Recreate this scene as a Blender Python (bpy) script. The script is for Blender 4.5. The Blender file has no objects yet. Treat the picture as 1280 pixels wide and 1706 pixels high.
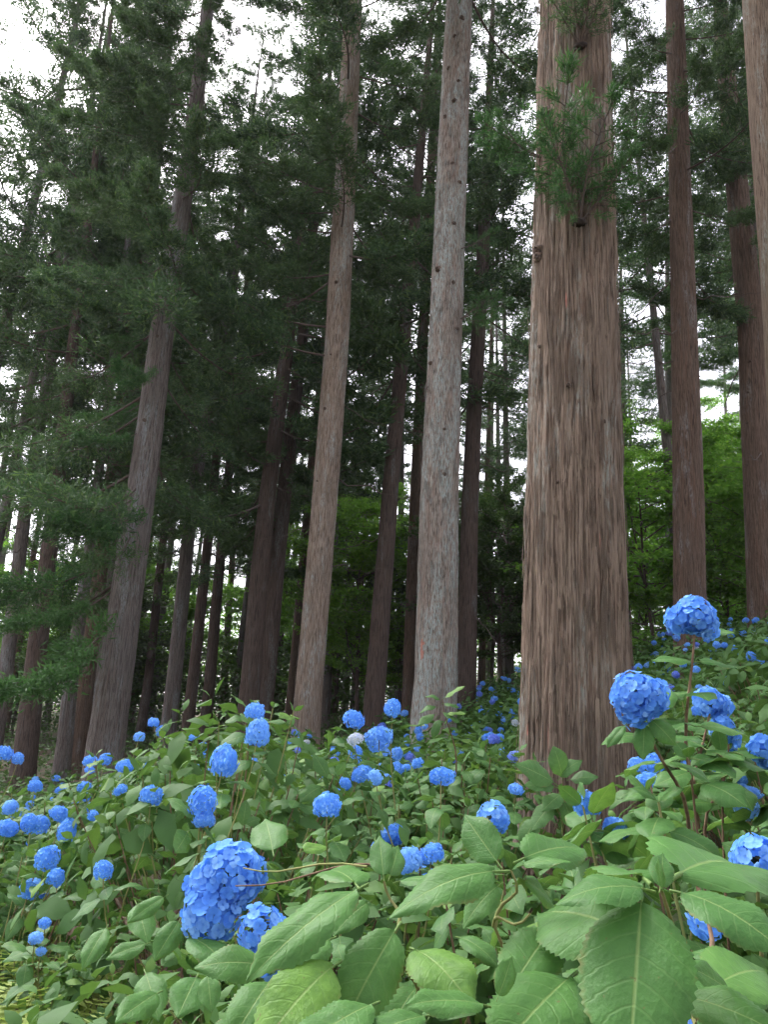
import bpy, math, random
import numpy as np
from mathutils import Vector, Matrix

# ------------------------------------------------------------------ camera, sky, sun, exposure
sc = bpy.context.scene
COL = sc.collection
FPX, CX, CY = 1365.0, 640.0, 853.0            # photo is 1280 x 1706
PITCH, ROLL = math.radians(14.8), math.radians(2.8)
CAM = Vector((0.0, 0.0, 1.5))
F_ = Vector((0, math.cos(PITCH), math.sin(PITCH)))
R0 = Vector((1, 0, 0)); U0 = Vector((0, -math.sin(PITCH), math.cos(PITCH)))
R_ = R0 * math.cos(ROLL) + U0 * math.sin(ROLL)
U_ = U0 * math.cos(ROLL) - R0 * math.sin(ROLL)
cd = bpy.data.cameras.new('camera'); cam = bpy.data.objects.new('camera', cd); COL.objects.link(cam)
cd.sensor_fit = 'VERTICAL'; cd.angle = 2 * math.atan(853.0 / FPX)
cd.clip_start = 0.05; cd.clip_end = 900
m = Matrix((R_, U_, -F_)).transposed().to_4x4(); m.translation = CAM
cam.matrix_world = m
sc.camera = cam

w = bpy.data.worlds.new('World'); sc.world = w; w.use_nodes = True
nt = w.node_tree; nt.nodes.clear()
SUN_EL, SUN_AZ = math.radians(54), math.radians(322)   # azimuth from +Y clockwise: veiled sun ahead, high on the left
sky = nt.nodes.new('ShaderNodeTexSky'); sky.sky_type = 'NISHITA'; sky.sun_disc = False
sky.sun_elevation = SUN_EL; sky.sun_rotation = SUN_AZ
sky.air_density = 1.0; sky.dust_density = 4.0
hs = nt.nodes.new('ShaderNodeHueSaturation'); hs.inputs['Saturation'].default_value = 0.22
bg = nt.nodes.new('ShaderNodeBackground'); bg.inputs['Strength'].default_value = 0.15
wo = nt.nodes.new('ShaderNodeOutputWorld')
nt.links.new(sky.outputs[0], hs.inputs['Color']); tn = nt.nodes.new('ShaderNodeMix'); tn.data_type = 'RGBA'; tn.blend_type = 'MULTIPLY'; tn.inputs[0].default_value = 1; tn.inputs[7].default_value = (1.0, .975, 1.035, 1)
nt.links.new(hs.outputs[0], tn.inputs[6]); nt.links.new(tn.outputs[2], bg.inputs['Color'])
nt.links.new(bg.outputs[0], wo.inputs['Surface'])
sd = bpy.data.lights.new('sun', 'SUN'); sd.energy = 1.3; sd.angle = math.radians(35); sd.color = (1.0, 0.96, 0.9)
so = bpy.data.objects.new('sun', sd); COL.objects.link(so)
sv = Vector((math.sin(SUN_AZ) * math.cos(SUN_EL), math.cos(SUN_AZ) * math.cos(SUN_EL), math.sin(SUN_EL)))
so.rotation_euler = sv.to_track_quat('Z', 'Y').to_euler(); so.location = sv * 60

vs = sc.view_settings
vs.view_transform = 'Standard'; vs.look = 'None'; vs.gamma = 1; vs.use_curve_mapping = False
vs.exposure = 1.95
cy = sc.cycles
cy.use_adaptive_sampling = True; cy.adaptive_threshold = .03; cy.max_bounces = 5; cy.diffuse_bounces = 3; cy.glossy_bounces = 2; cy.transmission_bounces = 4; cy.transparent_max_bounces = 4
cy.caustics_reflective = False; cy.caustics_refractive = False; cy.sample_clamp_indirect = 6
try:
    cy.use_denoising = True; cy.denoiser = 'OPENIMAGEDENOISE'
except Exception:
    cy.use_denoising = False

# ------------------------------------------------------------------ helpers
random.seed(7)
RNG = np.random.RandomState(11)
def up(px, py, Y):
    """photo pixel -> point of the place at depth Y (metres in front of the camera)"""
    d = F_ * FPX + R_ * (px - CX) + U_ * (CY - py)
    return CAM + d * (Y / d.y)
def depth(p): return (Vector(p) - CAM).dot(F_)
def pix(p):
    v = Vector(p) - CAM; z = v.dot(F_)
    return CX + FPX * v.dot(R_) / z, CY - FPX * v.dot(U_) / z
def sp(x): return math.log1p(math.exp(max(-30, min(30, x * 3)))) / 3 if x < 9 else x
def sm(a, b, x):
    t = max(0.0, min(1.0, (x - a) / (b - a))); return t * t * (3 - 2 * t)
def H(x, y):
    h = 0.33 * sp(min(x, 16) - 0.5) * sm(0.2, 8, y) + 0.02 * max(0, min(y, 18))
    h -= 1.1 * math.tanh(0.16 * sp(-x - 1.0))
    h += 0.055 * max(0, min(y, 70) - 17) - 0.1 * sm(1.0, 2.5, -x) * (1 - sm(4, 7, y))
    h += 0.05 * math.sin(x * 1.3 + 0.7) * math.sin(y * 1.1) + 0.03 * math.sin(x * 2.9) * math.cos(y * 2.3)
    return h

def mesh(name, v, f, mats, uv=None, smooth=True, mi=None):
    me = bpy.data.meshes.new(name)
    me.from_pydata(np.asarray(v, float).tolist(), [], f if isinstance(f, list) else np.asarray(f).tolist())
    for mm in (mats if isinstance(mats, (list, tuple)) else [mats]): me.materials.append(mm)
    if uv is not None:
        idx = np.empty(len(me.loops), np.int32); me.loops.foreach_get('vertex_index', idx)
        l = me.uv_layers.new(name='UVMap'); l.data.foreach_set('uv', np.asarray(uv, np.float32)[idx].ravel())
    if smooth: me.polygons.foreach_set('use_smooth', np.ones(len(me.polygons), bool))
    if mi is not None: me.polygons.foreach_set('material_index', np.asarray(mi, np.int32))
    me.update()
    return me
def ob(name, me, parent=None, M=None):
    o = bpy.data.objects.new(name, me); COL.objects.link(o)
    if parent is not None: o.parent = parent
    if M is not None: o.matrix_basis = M
    return o
def tag(o, label, cat, group=None, kind=None):
    if label: o['label'] = label
    if cat: o['category'] = cat
    if group: o['group'] = group
    if kind: o['kind'] = kind
    return o
class Mb:
    def __init__(s): s.v = []; s.f = []; s.m = []; s.n = 0
    def add(s, v, f, mi=0):
        s.v.append(np.asarray(v, float)); s.f += [[i + s.n for i in q] for q in f]; s.m += [mi] * len(f); s.n += len(v)
    def mesh(s, name, mats, smooth=True): return mesh(name, np.concatenate(s.v), s.f, mats, smooth=smooth, mi=s.m)
def tube(path, rad, n=5, cap=False):
    path = np.asarray(path, float); k = len(path); rad = np.broadcast_to(rad, k)
    t = np.gradient(path, axis=0); t /= np.linalg.norm(t, axis=1)[:, None] + 1e-9
    ref = np.where(np.abs(t[:, 2:3]) < 0.9, [[0, 0, 1.0]], [[1.0, 0, 0]])
    a = np.cross(t, ref); a /= np.linalg.norm(a, axis=1)[:, None] + 1e-9
    b = np.cross(t, a)
    th = np.arange(n) * 2 * np.pi / n
    v = path[:, None] + rad[:, None, None] * (a[:, None] * np.cos(th)[None, :, None] + b[:, None] * np.sin(th)[None, :, None])
    f = [[i * n + j, i * n + (j + 1) % n, (i + 1) * n + (j + 1) % n, (i + 1) * n + j] for i in range(k - 1) for j in range(n)]
    if cap: f += [list(range((k - 1) * n, k * n)), list(range(n))[::-1]]
    return v.reshape(-1, 3), f
def kites(P, D, Ln, W, rng, N=None):
    """many narrow leaf faces: base, two shoulders, tip"""
    D = D / (np.linalg.norm(D, axis=1)[:, None] + 1e-9)
    Rn = rng.normal(size=D.shape) if N is None else np.cross(D, N)
    S = Rn - (Rn * D).sum(1)[:, None] * D; S /= np.linalg.norm(S, axis=1)[:, None] + 1e-9
    n = len(P); v = np.empty((n, 4, 3))
    v[:, 0] = P; v[:, 1] = P + D * (Ln * .5)[:, None] + S * (W * .5)[:, None]
    v[:, 2] = P + D * Ln[:, None]; v[:, 3] = P + D * (Ln * .5)[:, None] - S * (W * .5)[:, None]
    f = (np.arange(n)[:, None] * 4 + np.arange(4)[None]).tolist()
    return v.reshape(-1, 3), f
def vnoise(u, v, nu, seed):
    """value noise, periodic in u (0..1 -> nu cells), open in v"""
    r = np.random.RandomState(seed); nvv = int(np.max(v)) + 3
    g = r.rand(nu, nvv); x = (u % 1.0) * nu; xi = np.floor(x).astype(int); yi = np.floor(v).astype(int)
    fx = x - xi; fy = v - yi; fx = fx * fx * (3 - 2 * fx); fy = fy * fy * (3 - 2 * fy)
    a = g[xi % nu, yi]; b = g[(xi + 1) % nu, yi]; c = g[xi % nu, yi + 1]; d = g[(xi + 1) % nu, yi + 1]
    return (a * (1 - fx) + b * fx) * (1 - fy) + (c * (1 - fx) + d * fx) * fy

# ------------------------------------------------------------------ materials
class NT:
    def __init__(s, name):
        s.mat = bpy.data.materials.new(name); s.mat.use_nodes = True; s.t = s.mat.node_tree; s.t.nodes.clear()
    def n(s, typ, **k):
        nd = s.t.nodes.new('ShaderNode' + typ)
        for a, b in k.items():
            if a.startswith('i_'): nd.inputs[a[2:].replace('_', ' ')].default_value = b
            else: setattr(nd, a, b)
        return nd
    def l(s, a, b): s.t.links.new(a, b)
    def math(s, op, a, b=None, clamp=False):
        nd = s.t.nodes.new('ShaderNodeMath'); nd.operation = op; nd.use_clamp = clamp
        for i, x in enumerate((a, b)):
            if x is None: continue
            if isinstance(x, (int, float)): nd.inputs[i].default_value = x
            else: s.l(x, nd.inputs[i])
        return nd.outputs[0]
    def mix(s, fac, a, b, bt='MIX'):
        nd = s.t.nodes.new('ShaderNodeMix'); nd.data_type = 'RGBA'; nd.blend_type = bt
        for sock, x in ((nd.inputs[0], fac), (nd.inputs[6], a), (nd.inputs[7], b)):
            if isinstance(x, (int, float)): sock.default_value = x
            elif isinstance(x, (tuple, list)): sock.default_value = (*x[:3], 1)
            else: s.l(x, sock)
        return nd.outputs[2]
    def ramp(s, x, lo, hi):
        nd = s.t.nodes.new('ShaderNodeMapRange'); nd.inputs[1].default_value = lo; nd.inputs[2].default_value = hi
        nd.interpolation_type = 'SMOOTHSTEP'; s.l(x, nd.inputs[0]); return nd.outputs[0]
    def noise(s, vec, scale, detail=3, rough=.55):
        nd = s.n('TexNoise'); nd.inputs['Scale'].default_value = scale; nd.inputs['Detail'].default_value = detail
        nd.inputs['Roughness'].default_value = rough
        if vec is not None: s.l(vec, nd.inputs['Vector'])
        return nd.outputs['Fac']
    def rnd(s):
        a = s.n('ObjectInfo').outputs['Random']; b = s.n('NewGeometry').outputs['Random Per Island']
        return s.math('FRACT', s.math('ADD', s.math('MULTIPLY', a, 7.31), b))
    def out(s, sh): o = s.n('OutputMaterial'); s.l(sh, o.inputs['Surface']); return s.mat
    def leafshader(s, col, trans, rough=.5, spec=.35, bump=None, tcol=None):
        p = s.n('BsdfPrincipled'); p.inputs['Roughness'].default_value = rough; p.inputs['Specular IOR Level'].default_value = spec
        tr = s.n('BsdfTranslucent')
        s.l(col, p.inputs['Base Color']); s.l(tcol if tcol is not None else col, tr.inputs['Color'])
        if bump is not None: s.l(bump, p.inputs['Normal'])
        mx = s.n('MixShader'); mx.inputs[0].default_value = trans
        s.l(p.outputs[0], mx.inputs[1]); s.l(tr.outputs[0], mx.inputs[2])
        return s.out(mx.outputs[0])

def bark(name, light, dark, red, lichen=0.0, lich=(.30, .36, .34), redamt=.5, bump=.9, str_=.04):
    t = NT(name); tc = t.n('TexCoord'); oi = t.n('ObjectInfo')
    off = t.n('VectorMath', operation='SCALE'); off.inputs[0].default_value = (37, 19, 53); t.l(oi.outputs['Random'], off.inputs[3])
    add = t.n('VectorMath', operation='ADD'); t.l(tc.outputs['Object'], add.inputs[0]); t.l(off.outputs[0], add.inputs[1])
    def mp(z):
        q = t.n('VectorMath', operation='MULTIPLY'); q.inputs[1].default_value = (1, 1, z); t.l(add.outputs[0], q.inputs[0]); return q.outputs[0]
    st = mp(str_); fib = t.noise(st, 72, 6, .7); fine = t.noise(mp(.09), 130, 4, .6); big = t.noise(mp(.35), 2.2, 4, .6)
    strip = t.noise(st, 27, 5, .65)
    c = t.mix(t.ramp(fib, .36, .56), dark, light)
    c = t.mix(t.math('MULTIPLY', t.math('SUBTRACT', 1, t.ramp(t.noise(st, 66, 3, .5), .425, .455)), .8), c, tuple(x * .6 for x in dark))
    c = t.mix(t.math('MULTIPLY', t.ramp(strip, .48, .66), redamt), c, red)
    c = t.mix(t.math('MULTIPLY', t.ramp(big, .42, .7), .45), c, tuple(x * .62 for x in light))
    c = t.mix(t.math('MULTIPLY', t.ramp(fine, .5, .75), .35), c, tuple(min(1, x * 1.35) for x in light))
    if lichen > 0:
        pm = t.ramp(t.noise(mp(.16), 4.0, 5, .65), .56 - .16 * lichen, .68 - .12 * lichen)
        fl = t.ramp(t.noise(mp(.22), 50, 5, .75), .42, .60)
        c = t.mix(t.math('MULTIPLY', t.math('MULTIPLY', pm, fl), .85), c, lich)
    b = t.n('Bump'); b.inputs['Strength'].default_value = bump; b.inputs['Distance'].default_value = .03
    t.l(t.math('ADD', fib, t.math('MULTIPLY', fine, .5)), b.inputs['Height'])
    p = t.n('BsdfPrincipled'); p.inputs['Roughness'].default_value = .92; p.inputs['Specular IOR Level'].default_value = .15
    t.l(c, p.inputs['Base Color']); t.l(b.outputs[0], p.inputs['Normal'])
    return t.out(p.outputs[0])

BARK = {
    'main': bark('bark_brown', (.275, .208, .156), (.115, .08, .058), (.215, .13, .092), .25, (.31, .32, .28), .36, str_=.038),
    'lichen': bark('bark_lichened', (.305, .262, .222), (.12, .088, .07), (.25, .14, .10), .95, (.34, .40, .38), .42, str_=.09),
    'tan': bark('bark_tan', (.33, .26, .205), (.14, .098, .074), (.22, .14, .1), .5, (.35, .38, .36), .3, str_=.06),
    'grey': bark('bark_grey', (.19, .165, .15), (.085, .066, .058), (.14, .09, .072), .35, (.24, .26, .26), .4),
    'red': bark('bark_reddish', (.165, .115, .085), (.066, .044, .034), (.15, .082, .056), .1, (.22, .21, .2), .5),
    'dark': bark('bark_dark', (.115, .085, .07), (.05, .036, .03), (.11, .066, .05), .1, (.15, .16, .15), .4),
}
def twigmat():
    t = NT('twig_wood'); tc = t.n('TexCoord')
    c = t.mix(t.noise(tc.outputs['Object'], 14, 3), (.05, .036, .03), (.13, .095, .075))
    p = t.n('BsdfPrincipled'); p.inputs['Roughness'].default_value = .9; t.l(c, p.inputs['Base Color']); return t.out(p.outputs[0])
TWIG = twigmat()
def needles(name, a, b, tip, trans=.3):
    t = NT(name); oi = t.n('ObjectInfo'); r = t.rnd()
    c = t.mix(r, a, b); c = t.mix(t.ramp(r, .78, .97), c, tip)
    c = t.mix(t.math('MULTIPLY', oi.outputs['Random'], .45), c, tuple((x + y) * .5 for x, y in zip(b, tip)))
    return t.leafshader(c, trans, .55, .25)
NEEDLE = needles('cedar_needles', (.038, .080, .034), (.066, .128, .046), (.13, .215, .06), .38)  # brighter share of strands puts lit tips into the colour
NEEDLE_L = needles('cedar_needles_young', (.04, .10, .032), (.06, .15, .04), (.10, .20, .05), .35)
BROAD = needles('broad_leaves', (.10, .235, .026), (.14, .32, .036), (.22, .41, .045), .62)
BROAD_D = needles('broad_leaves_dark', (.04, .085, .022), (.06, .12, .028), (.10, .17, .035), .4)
FERN = needles('fern_green', (.17, .26, .04), (.24, .33, .055), (.34, .42, .09), .45)
GRASS = needles('grass_green', (.13, .21, .035), (.2, .28, .05), (.29, .36, .08), .4)

def leafmat(name, base, alt, young, veins=True, rough=.5):
    t = NT(name); uv = t.n('UVMap'); uv.uv_map = 'UVMap'
    sx = t.n('SeparateXYZ'); t.l(uv.outputs[0], sx.inputs[0])
    u = t.math('ABSOLUTE', t.math('SUBTRACT', t.math('MULTIPLY', sx.outputs[0], 2), 1)); v = sx.outputs[1]
    r = t.rnd(); tc = t.n('TexCoord')
    c = t.mix(r, base, alt); c = t.mix(t.ramp(r, .88, .99), c, young)
    c = t.mix(t.math('MULTIPLY', t.ramp(t.noise(tc.outputs['Object'], 5, 5, .65), .35, .7), .55), c, tuple(x * .68 for x in base))
    bump = None
    if veins:
        mid = t.math('SUBTRACT', 1, t.ramp(u, .012, .05))
        ph = t.math('FRACT', t.math('MULTIPLY', t.math('SUBTRACT', v, t.math('MULTIPLY', t.math('POWER', u, 1.25), .20)), 7.0))
        d = t.math('ABSOLUTE', t.math('SUBTRACT', ph, .5))
        sv_ = t.math('SUBTRACT', 1, t.ramp(d, .02, .085))
        net = t.n('TexVoronoi', feature='DISTANCE_TO_EDGE'); net.inputs['Scale'].default_value = 26; t.l(tc.outputs['Object'], net.inputs['Vector'])
        nv_ = t.math('SUBTRACT', 1, t.ramp(net.outputs[0], .0, .12))
        c = t.mix(t.math('MULTIPLY', nv_, .04), c, tuple(min(1, x * 1.7 + .02) for x in base))
        c = t.mix(t.math('MULTIPLY', sv_, .16), c, (.17, .28, .09))
        c = t.mix(t.math('MULTIPLY', mid, .5), c, (.24, .33, .11))
        hgt = t.math('SUBTRACT', 0, t.math('ADD', t.math('ADD', t.math('MULTIPLY', sv_, .7), mid), t.math('MULTIPLY', t.noise(tc.outputs['Object'], 19, 3, .6), .9)))
        oi2 = t.n('ObjectInfo').outputs['Random']; of2 = t.n('VectorMath', operation='SCALE'); of2.inputs[0].default_value = (13, 7, 29); t.l(oi2, of2.inputs[3])
        ad2 = t.n('VectorMath', operation='ADD'); t.l(tc.outputs['Object'], ad2.inputs[0]); t.l(of2.outputs[0], ad2.inputs[1])
        spot = t.ramp(t.noise(ad2.outputs[0], 15, 3, .7), .66, .72)
        c = t.mix(t.math('MULTIPLY', spot, .7), c, (.13, .10, .04))
        edge = t.math('MULTIPLY', t.ramp(u, .86, 1.0), t.ramp(t.noise(ad2.outputs[0], 4, 3), .5, .66)); c = t.mix(t.math('MULTIPLY', edge, .6), c, (.16, .13, .045))
        b = t.n('Bump'); b.inputs['Strength'].default_value = .22; b.inputs['Distance'].default_value = .008
        t.l(hgt, b.inputs['Height']); bump = b.outputs[0]
    c = t.mix(t.ramp(v, -.001, -.02), c, (.20, .25, .08)) if False else c
    return t.leafshader(c, .26, rough, .18, bump, t.mix(.5, c, (.16, .30, .04)))
LEAF_N = leafmat('hydrangea_leaf_near', (.056, .150, .036), (.078, .190, .044), (.13, .26, .045))
LEAF_M = leafmat('hydrangea_leaf', (.054, .136, .037), (.078, .178, .048), (.135, .255, .048))
LEAF_F = leafmat('hydrangea_leaf_far', (.05, .12, .032), (.076, .165, .042), (.13, .235, .045), veins=False, rough=.6)
def simple(name, a, b, scale, rough=.8):
    t = NT(name); tc = t.n('TexCoord'); c = t.mix(t.ramp(t.noise(tc.outputs['Object'], scale, 4), .35, .65), a, b)
    p = t.n('BsdfPrincipled'); p.inputs['Roughness'].default_value = rough; p.inputs['Specular IOR Level'].default_value = .25
    t.l(c, p.inputs['Base Color']); return t.out(p.outputs[0])
STEM_G = simple('stem_green', (.17, .20, .06), (.24, .22, .09), 9)
STEM_B = simple('stem_brown', (.11, .065, .04), (.20, .13, .08), 12)
KNOT = simple('knot_wood', (.05, .036, .03), (.15, .105, .08), 40, .95)
def petalmat(name, a, b, hi, eye):
    t = NT(name); uv = t.n('UVMap'); uv.uv_map = 'UVMap'; sx = t.n('SeparateXYZ'); t.l(uv.outputs[0], sx.inputs[0])
    r = t.rnd(); c = t.mix(r, a, b); c = t.mix(t.ramp(r, .75, 1.0), c, hi); ob_ = t.n('ObjectInfo').outputs['Random']
    c = t.mix(t.math('MULTIPLY', t.ramp(ob_, .55, 1.0), .55), c, hi); c = t.mix(t.math('MULTIPLY', t.ramp(ob_, .35, .0), .4), c, a)
    tcn = t.n('TexCoord'); c = t.mix(t.math('MULTIPLY', t.ramp(t.noise(tcn.outputs['Object'], 1.6, 2), .45, .7), .35), c, eye)
    c = t.mix(t.math('MULTIPLY', t.math('SUBTRACT', 1, t.ramp(sx.outputs[1], .05, .3)), .7), c, eye)
    c = t.mix(t.math('MULTIPLY', t.ramp(sx.outputs[1], .75, 1.0), .25), c, hi)
    return t.leafshader(c, .44, .65, .15)
BURL = simple('burl_wood', (.018, .014, .012), (.05, .036, .03), 60, 1.0)
PETAL = petalmat('petal_blue', (.10, .30, .80), (.15, .40, .88), (.32, .60, .94), (.085, .25, .74))
PETAL_V = petalmat('petal_violet_blue', (.13, .20, .68), (.18, .28, .80), (.30, .43, .88), (.11, .15, .58))
PETAL_P = petalmat('petal_pale', (.42, .50, .72), (.56, .60, .66), (.66, .66, .52), (.5, .5, .3))

# ------------------------------------------------------------------ ground
def gmat():
    t = NT('forest_floor'); tc = t.n('TexCoord'); P = tc.outputs['Object']
    c = t.mix(t.ramp(t.noise(P, 1.1, 6, .65), .38, .62), (.045, .030, .018), (.10, .068, .04))
    c = t.mix(t.math('MULTIPLY', t.ramp(t.noise(P, .6, 5), .46, .62), .8), c, (.05, .085, .022))
    c = t.mix(t.math('MULTIPLY', t.ramp(t.noise(P, 34, 4), .5, .66), .6), c, (.14, .095, .055))
    b = t.n('Bump'); b.inputs['Strength'].default_value = .8; b.inputs['Distance'].default_value = .05
    t.l(t.noise(P, 18, 6, .7), b.inputs['Height'])
    p = t.n('BsdfPrincipled'); p.inputs['Roughness'].default_value = .95; t.l(c, p.inputs['Base Color']); t.l(b.outputs[0], p.inputs['Normal'])
    return t.out(p.outputs[0])
gx = np.sinh(np.linspace(-4.2, 4.2, 150)) * 6.0; gy = 6 + np.sinh(np.linspace(-4.2, 4.2, 170)) * 6.0
gv = [(x, y, H(x, y)) for y in gy for x in gx]; nx = len(gx)
gf = [[j * nx + i, j * nx + i + 1, (j + 1) * nx + i + 1, (j + 1) * nx + i] for j in range(len(gy) - 1) for i in range(nx - 1)]
tag(ob('ground', mesh('ground', gv, gf, gmat())), 'brown leaf littered forest floor sloping up to the right', None, kind='structure')

# ------------------------------------------------------------------ cedar trees
def gen_branch(seed, L=3.0, ntw=15, clumps=4, strands=62, sl=(.10, .20), sw=.025, cs=.10, droop=.10, lift=.10, upb=.25, nm=None, name='branch', r0=.028, t0=.2, tw=.95):
    r = np.random.RandomState(seed); mb = Mb()
    t = np.linspace(0, 1, 12); wob = r.normal(size=2) * .05
    ax = lambda t: np.stack([L * t, L * (wob[0] * np.sin(3 * t)), L * (-droop * np.sin(np.pi * t) + lift * t ** 2 + wob[1] * np.sin(4 * t) * .5)], -1)
    mb.add(*tube(ax(t), r0 * (1 - .85 * t) * (L / 3) ** .6, 5), 0)
    P = []; D = []
    for i in range(ntw):
        tt = t0 + (1 - t0) * (i + r.rand() * .6) / ntw; tt = min(tt, 1.0); b = ax(np.array([tt]))[0]
        s = 1 if i % 2 else -1
        l = L / 3 * tw * (.35 + .65 * np.sin(np.pi * min(1, .15 + tt * .75))) * r.uniform(.6, 1.15) * (1 - .45 * tt)
        a = s * math.radians(r.uniform(35, 72)); d = np.array([math.cos(a), math.sin(a), r.uniform(-.35, .3)])
        if i >= ntw - 2: d = np.array([1, .2 * s, .25])
        d /= np.linalg.norm(d); q = np.linspace(0, 1, 5)[:, None]
        pth = b + d * q * l + np.array([0, 0, 1.0]) * (q ** 2) * l * r.uniform(-.25, .3)
        mb.add(*tube(pth, .009 * (1 - .75 * q[:, 0]) * (L / 3) ** .5, 3), 0)
        for k in range(clumps):
            s_ = .25 + .75 * (k + r.rand() * .7) / clumps; s_ = min(1, s_)
            j = s_ * 4; j0 = min(3, int(j)); c = pth[j0] * (1 - (j - j0)) + pth[j0 + 1] * (j - j0)
            n = int(strands * r.uniform(.5, 1.3)); P.append(c + r.normal(size=(n, 3)) * cs * np.array([1, 1, .75]) * L / 3)
            D.append(d * .7 + r.normal(size=(n, 3)) * .6 + np.array([0, 0, upb]))
    P = np.concatenate(P); D = np.concatenate(D); n = len(P)
    v, f = kites(P, D, r.uniform(sl[0], sl[1], n), sw * r.uniform(.7, 1.4, n), r)
    mb.add(v, f, 1)
    return mb.mesh(name, [TWIG, nm or NEEDLE])
BR = [gen_branch(100 + i) for i in range(7)]
BR_C = [gen_branch(110 + i, ntw=13, clumps=4, strands=36, sl=(.13, .24), sw=.034, cs=.10) for i in range(6)]
BR_SP = [gen_branch(130 + i, ntw=11, clumps=3, strands=45, cs=.13) for i in range(3)]                # thin, airy
BR_A = [gen_branch(160 + i, ntw=12, clumps=4, strands=22, sl=(.12, .24), sw=.034, cs=.15, tw=1.1) for i in range(4)]
BR_LT = [gen_branch(150 + i, ntw=15, clumps=4, strands=60, nm=NEEDLE_L) for i in range(3)]
def gen_bare(seed):
    r = np.random.RandomState(seed); mb = Mb(); t = np.linspace(0, 1, 10)
    p = np.stack([2.4 * t, .12 * np.sin(4 * t + seed), -.35 * np.sin(2.2 * t) + .05 * r.normal(size=10)], -1)
    mb.add(*tube(p, .018 * (1 - .85 * t), 5))
    for i in range(6):
        k = r.randint(3, 9); d = np.array([.6, r.uniform(-.9, .9), r.uniform(-.5, .4)]) * r.uniform(.3, .7); q = np.linspace(0, 1, 4)[:, None]
        mb.add(*tube(p[k] + d * q + np.array([0, 0, .1]) * q ** 2, .006 * (1 - .7 * q[:, 0]), 3))
    return mb.mesh('dead_branch', TWIG)
BARE = [gen_bare(170 + i) for i in range(4)]

def trunk_geo(cen, rad, zs, n, amp, ridges, seed):
    """cen(z), rad(z): axis and radius over height; furrowed bark in the geometry"""
    th = np.arange(n) / n; C = np.array([cen(z) for z in zs]); Rr = np.array([rad(z) for z in zs]); z = np.asarray(zs) - zs[0]
    U, Z = np.meshgrid(th, z)
    U2 = U + .012 * (vnoise(U, Z * .9, 5, seed) - .5) + .006 * (vnoise(U, Z * 2.6, 9, seed + 1) - .5)
    fur = lambda x, p: 1 - np.abs(2 * x - 1) ** p
    d = -1.0 * fur(vnoise(U2, Z * .7, ridges, seed + 2), .45) - .6 * fur(vnoise(U2, Z * 1.7, ridges * 2, seed + 3), .6)
    d += .45 * (vnoise(U2, Z * 3, ridges * 2, seed + 4) - .5) + .8 * (vnoise(U, Z * .35, 7, seed + 5) - .5)
    d += .3 * (vnoise(U2, Z * 4, ridges, seed + 6) > .74)
    RR = Rr[:, None] * (1 + .05 * (vnoise(U, Z * .25, 4, seed + 7) - .5)) + amp * d
    x = C[:, 0:1] + RR * np.cos(2 * np.pi * U); y = C[:, 1:2] + RR * np.sin(2 * np.pi * U); zz = np.repeat(C[:, 2:3], n, 1)
    v = np.stack([x, y, zz], -1).reshape(-1, 3); k = len(zs)
    i, j = np.meshgrid(np.arange(k - 1), np.arange(n), indexing='ij')
    f = np.stack([i * n + j, i * n + (j + 1) % n, (i + 1) * n + (j + 1) % n, (i + 1) * n + j], -1).reshape(-1, 4)
    return v, f

TREES = []; DENS = .9
def cedar(label, poly, Y, bk, Ht, crown, seed, group=None, n=56, dz=.11, amp=.006, ridges=34, flare=.3):
    pts = [up(x, y, Y) for x, y, _ in poly]; wr = [ww * .5 * depth(p) / FPX for p, (_, _, ww) in zip(pts, poly)]
    lo, hi = pts[0], pts[-1]; dr = (hi - lo) / (hi.z - lo.z)
    bx, by = lo.x, lo.y
    for _ in range(4): q = lo + dr * (H(bx, by) - lo.z); bx, by = q.x, q.y
    g = H(bx, by); base = Vector((bx, by, g))
    zk = [p.z for p in pts]; px_ = [p.x for p in pts]; py_ = [p.y for p in pts]
    top = g + Ht
    sl = (wr[-1] - wr[0]) / max(.5, zk[-1] - zk[0])
    def rad(z):
        if z < zk[0]: rr = wr[0] - sl * (zk[0] - z) * .8
        elif z <= zk[-1]: rr = float(np.interp(z, zk, wr))
        else: rr = wr[-1] * max(.06, 1 - (z - zk[-1]) / max(1.0, top - zk[-1]))
        return rr * (1 + flare * math.exp(-max(0, z - g) / .4))
    def cen(z):
        if z < zk[0]: p = lo + dr * (z - zk[0])
        elif z > zk[-1]: p = hi + dr * (z - zk[-1])
        else: p = Vector((float(np.interp(z, zk, px_)), float(np.interp(z, zk, py_)), z))
        return (p.x - bx, p.y - by, z - g)
    root = bpy.data.objects.new('cedar_tree', None); COL.objects.link(root); root.location = base; root.empty_display_size = .3
    tag(root, label, 'cedar', group)
    fine_top = min(top, g + 3 + 1.15 * Y)
    zs = list(np.arange(g - .25, fine_top, dz)) + list(np.linspace(fine_top, top, 14))
    v, f = trunk_geo(cen, rad, zs, n, amp, ridges, seed)
    ob('trunk', mesh('trunk', v, f, BARK[bk]), root)
    cw = None
    if crown:
        if Y > 19 and 'kind' not in crown: crown['kind'] = 'c'
        crown['k'] = int(crown['k'] * DENS)
        cw = bpy.data.objects.new('crown', None); COL.objects.link(cw); cw.parent = root
        add_branches(cw, cen, rad, g, seed, top=Ht, **crown)
    T = dict(root=root, crown=cw, cen=cen, rad=rad, g=g, base=base, Y=Y)
    TREES.append(T); return T
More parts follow.
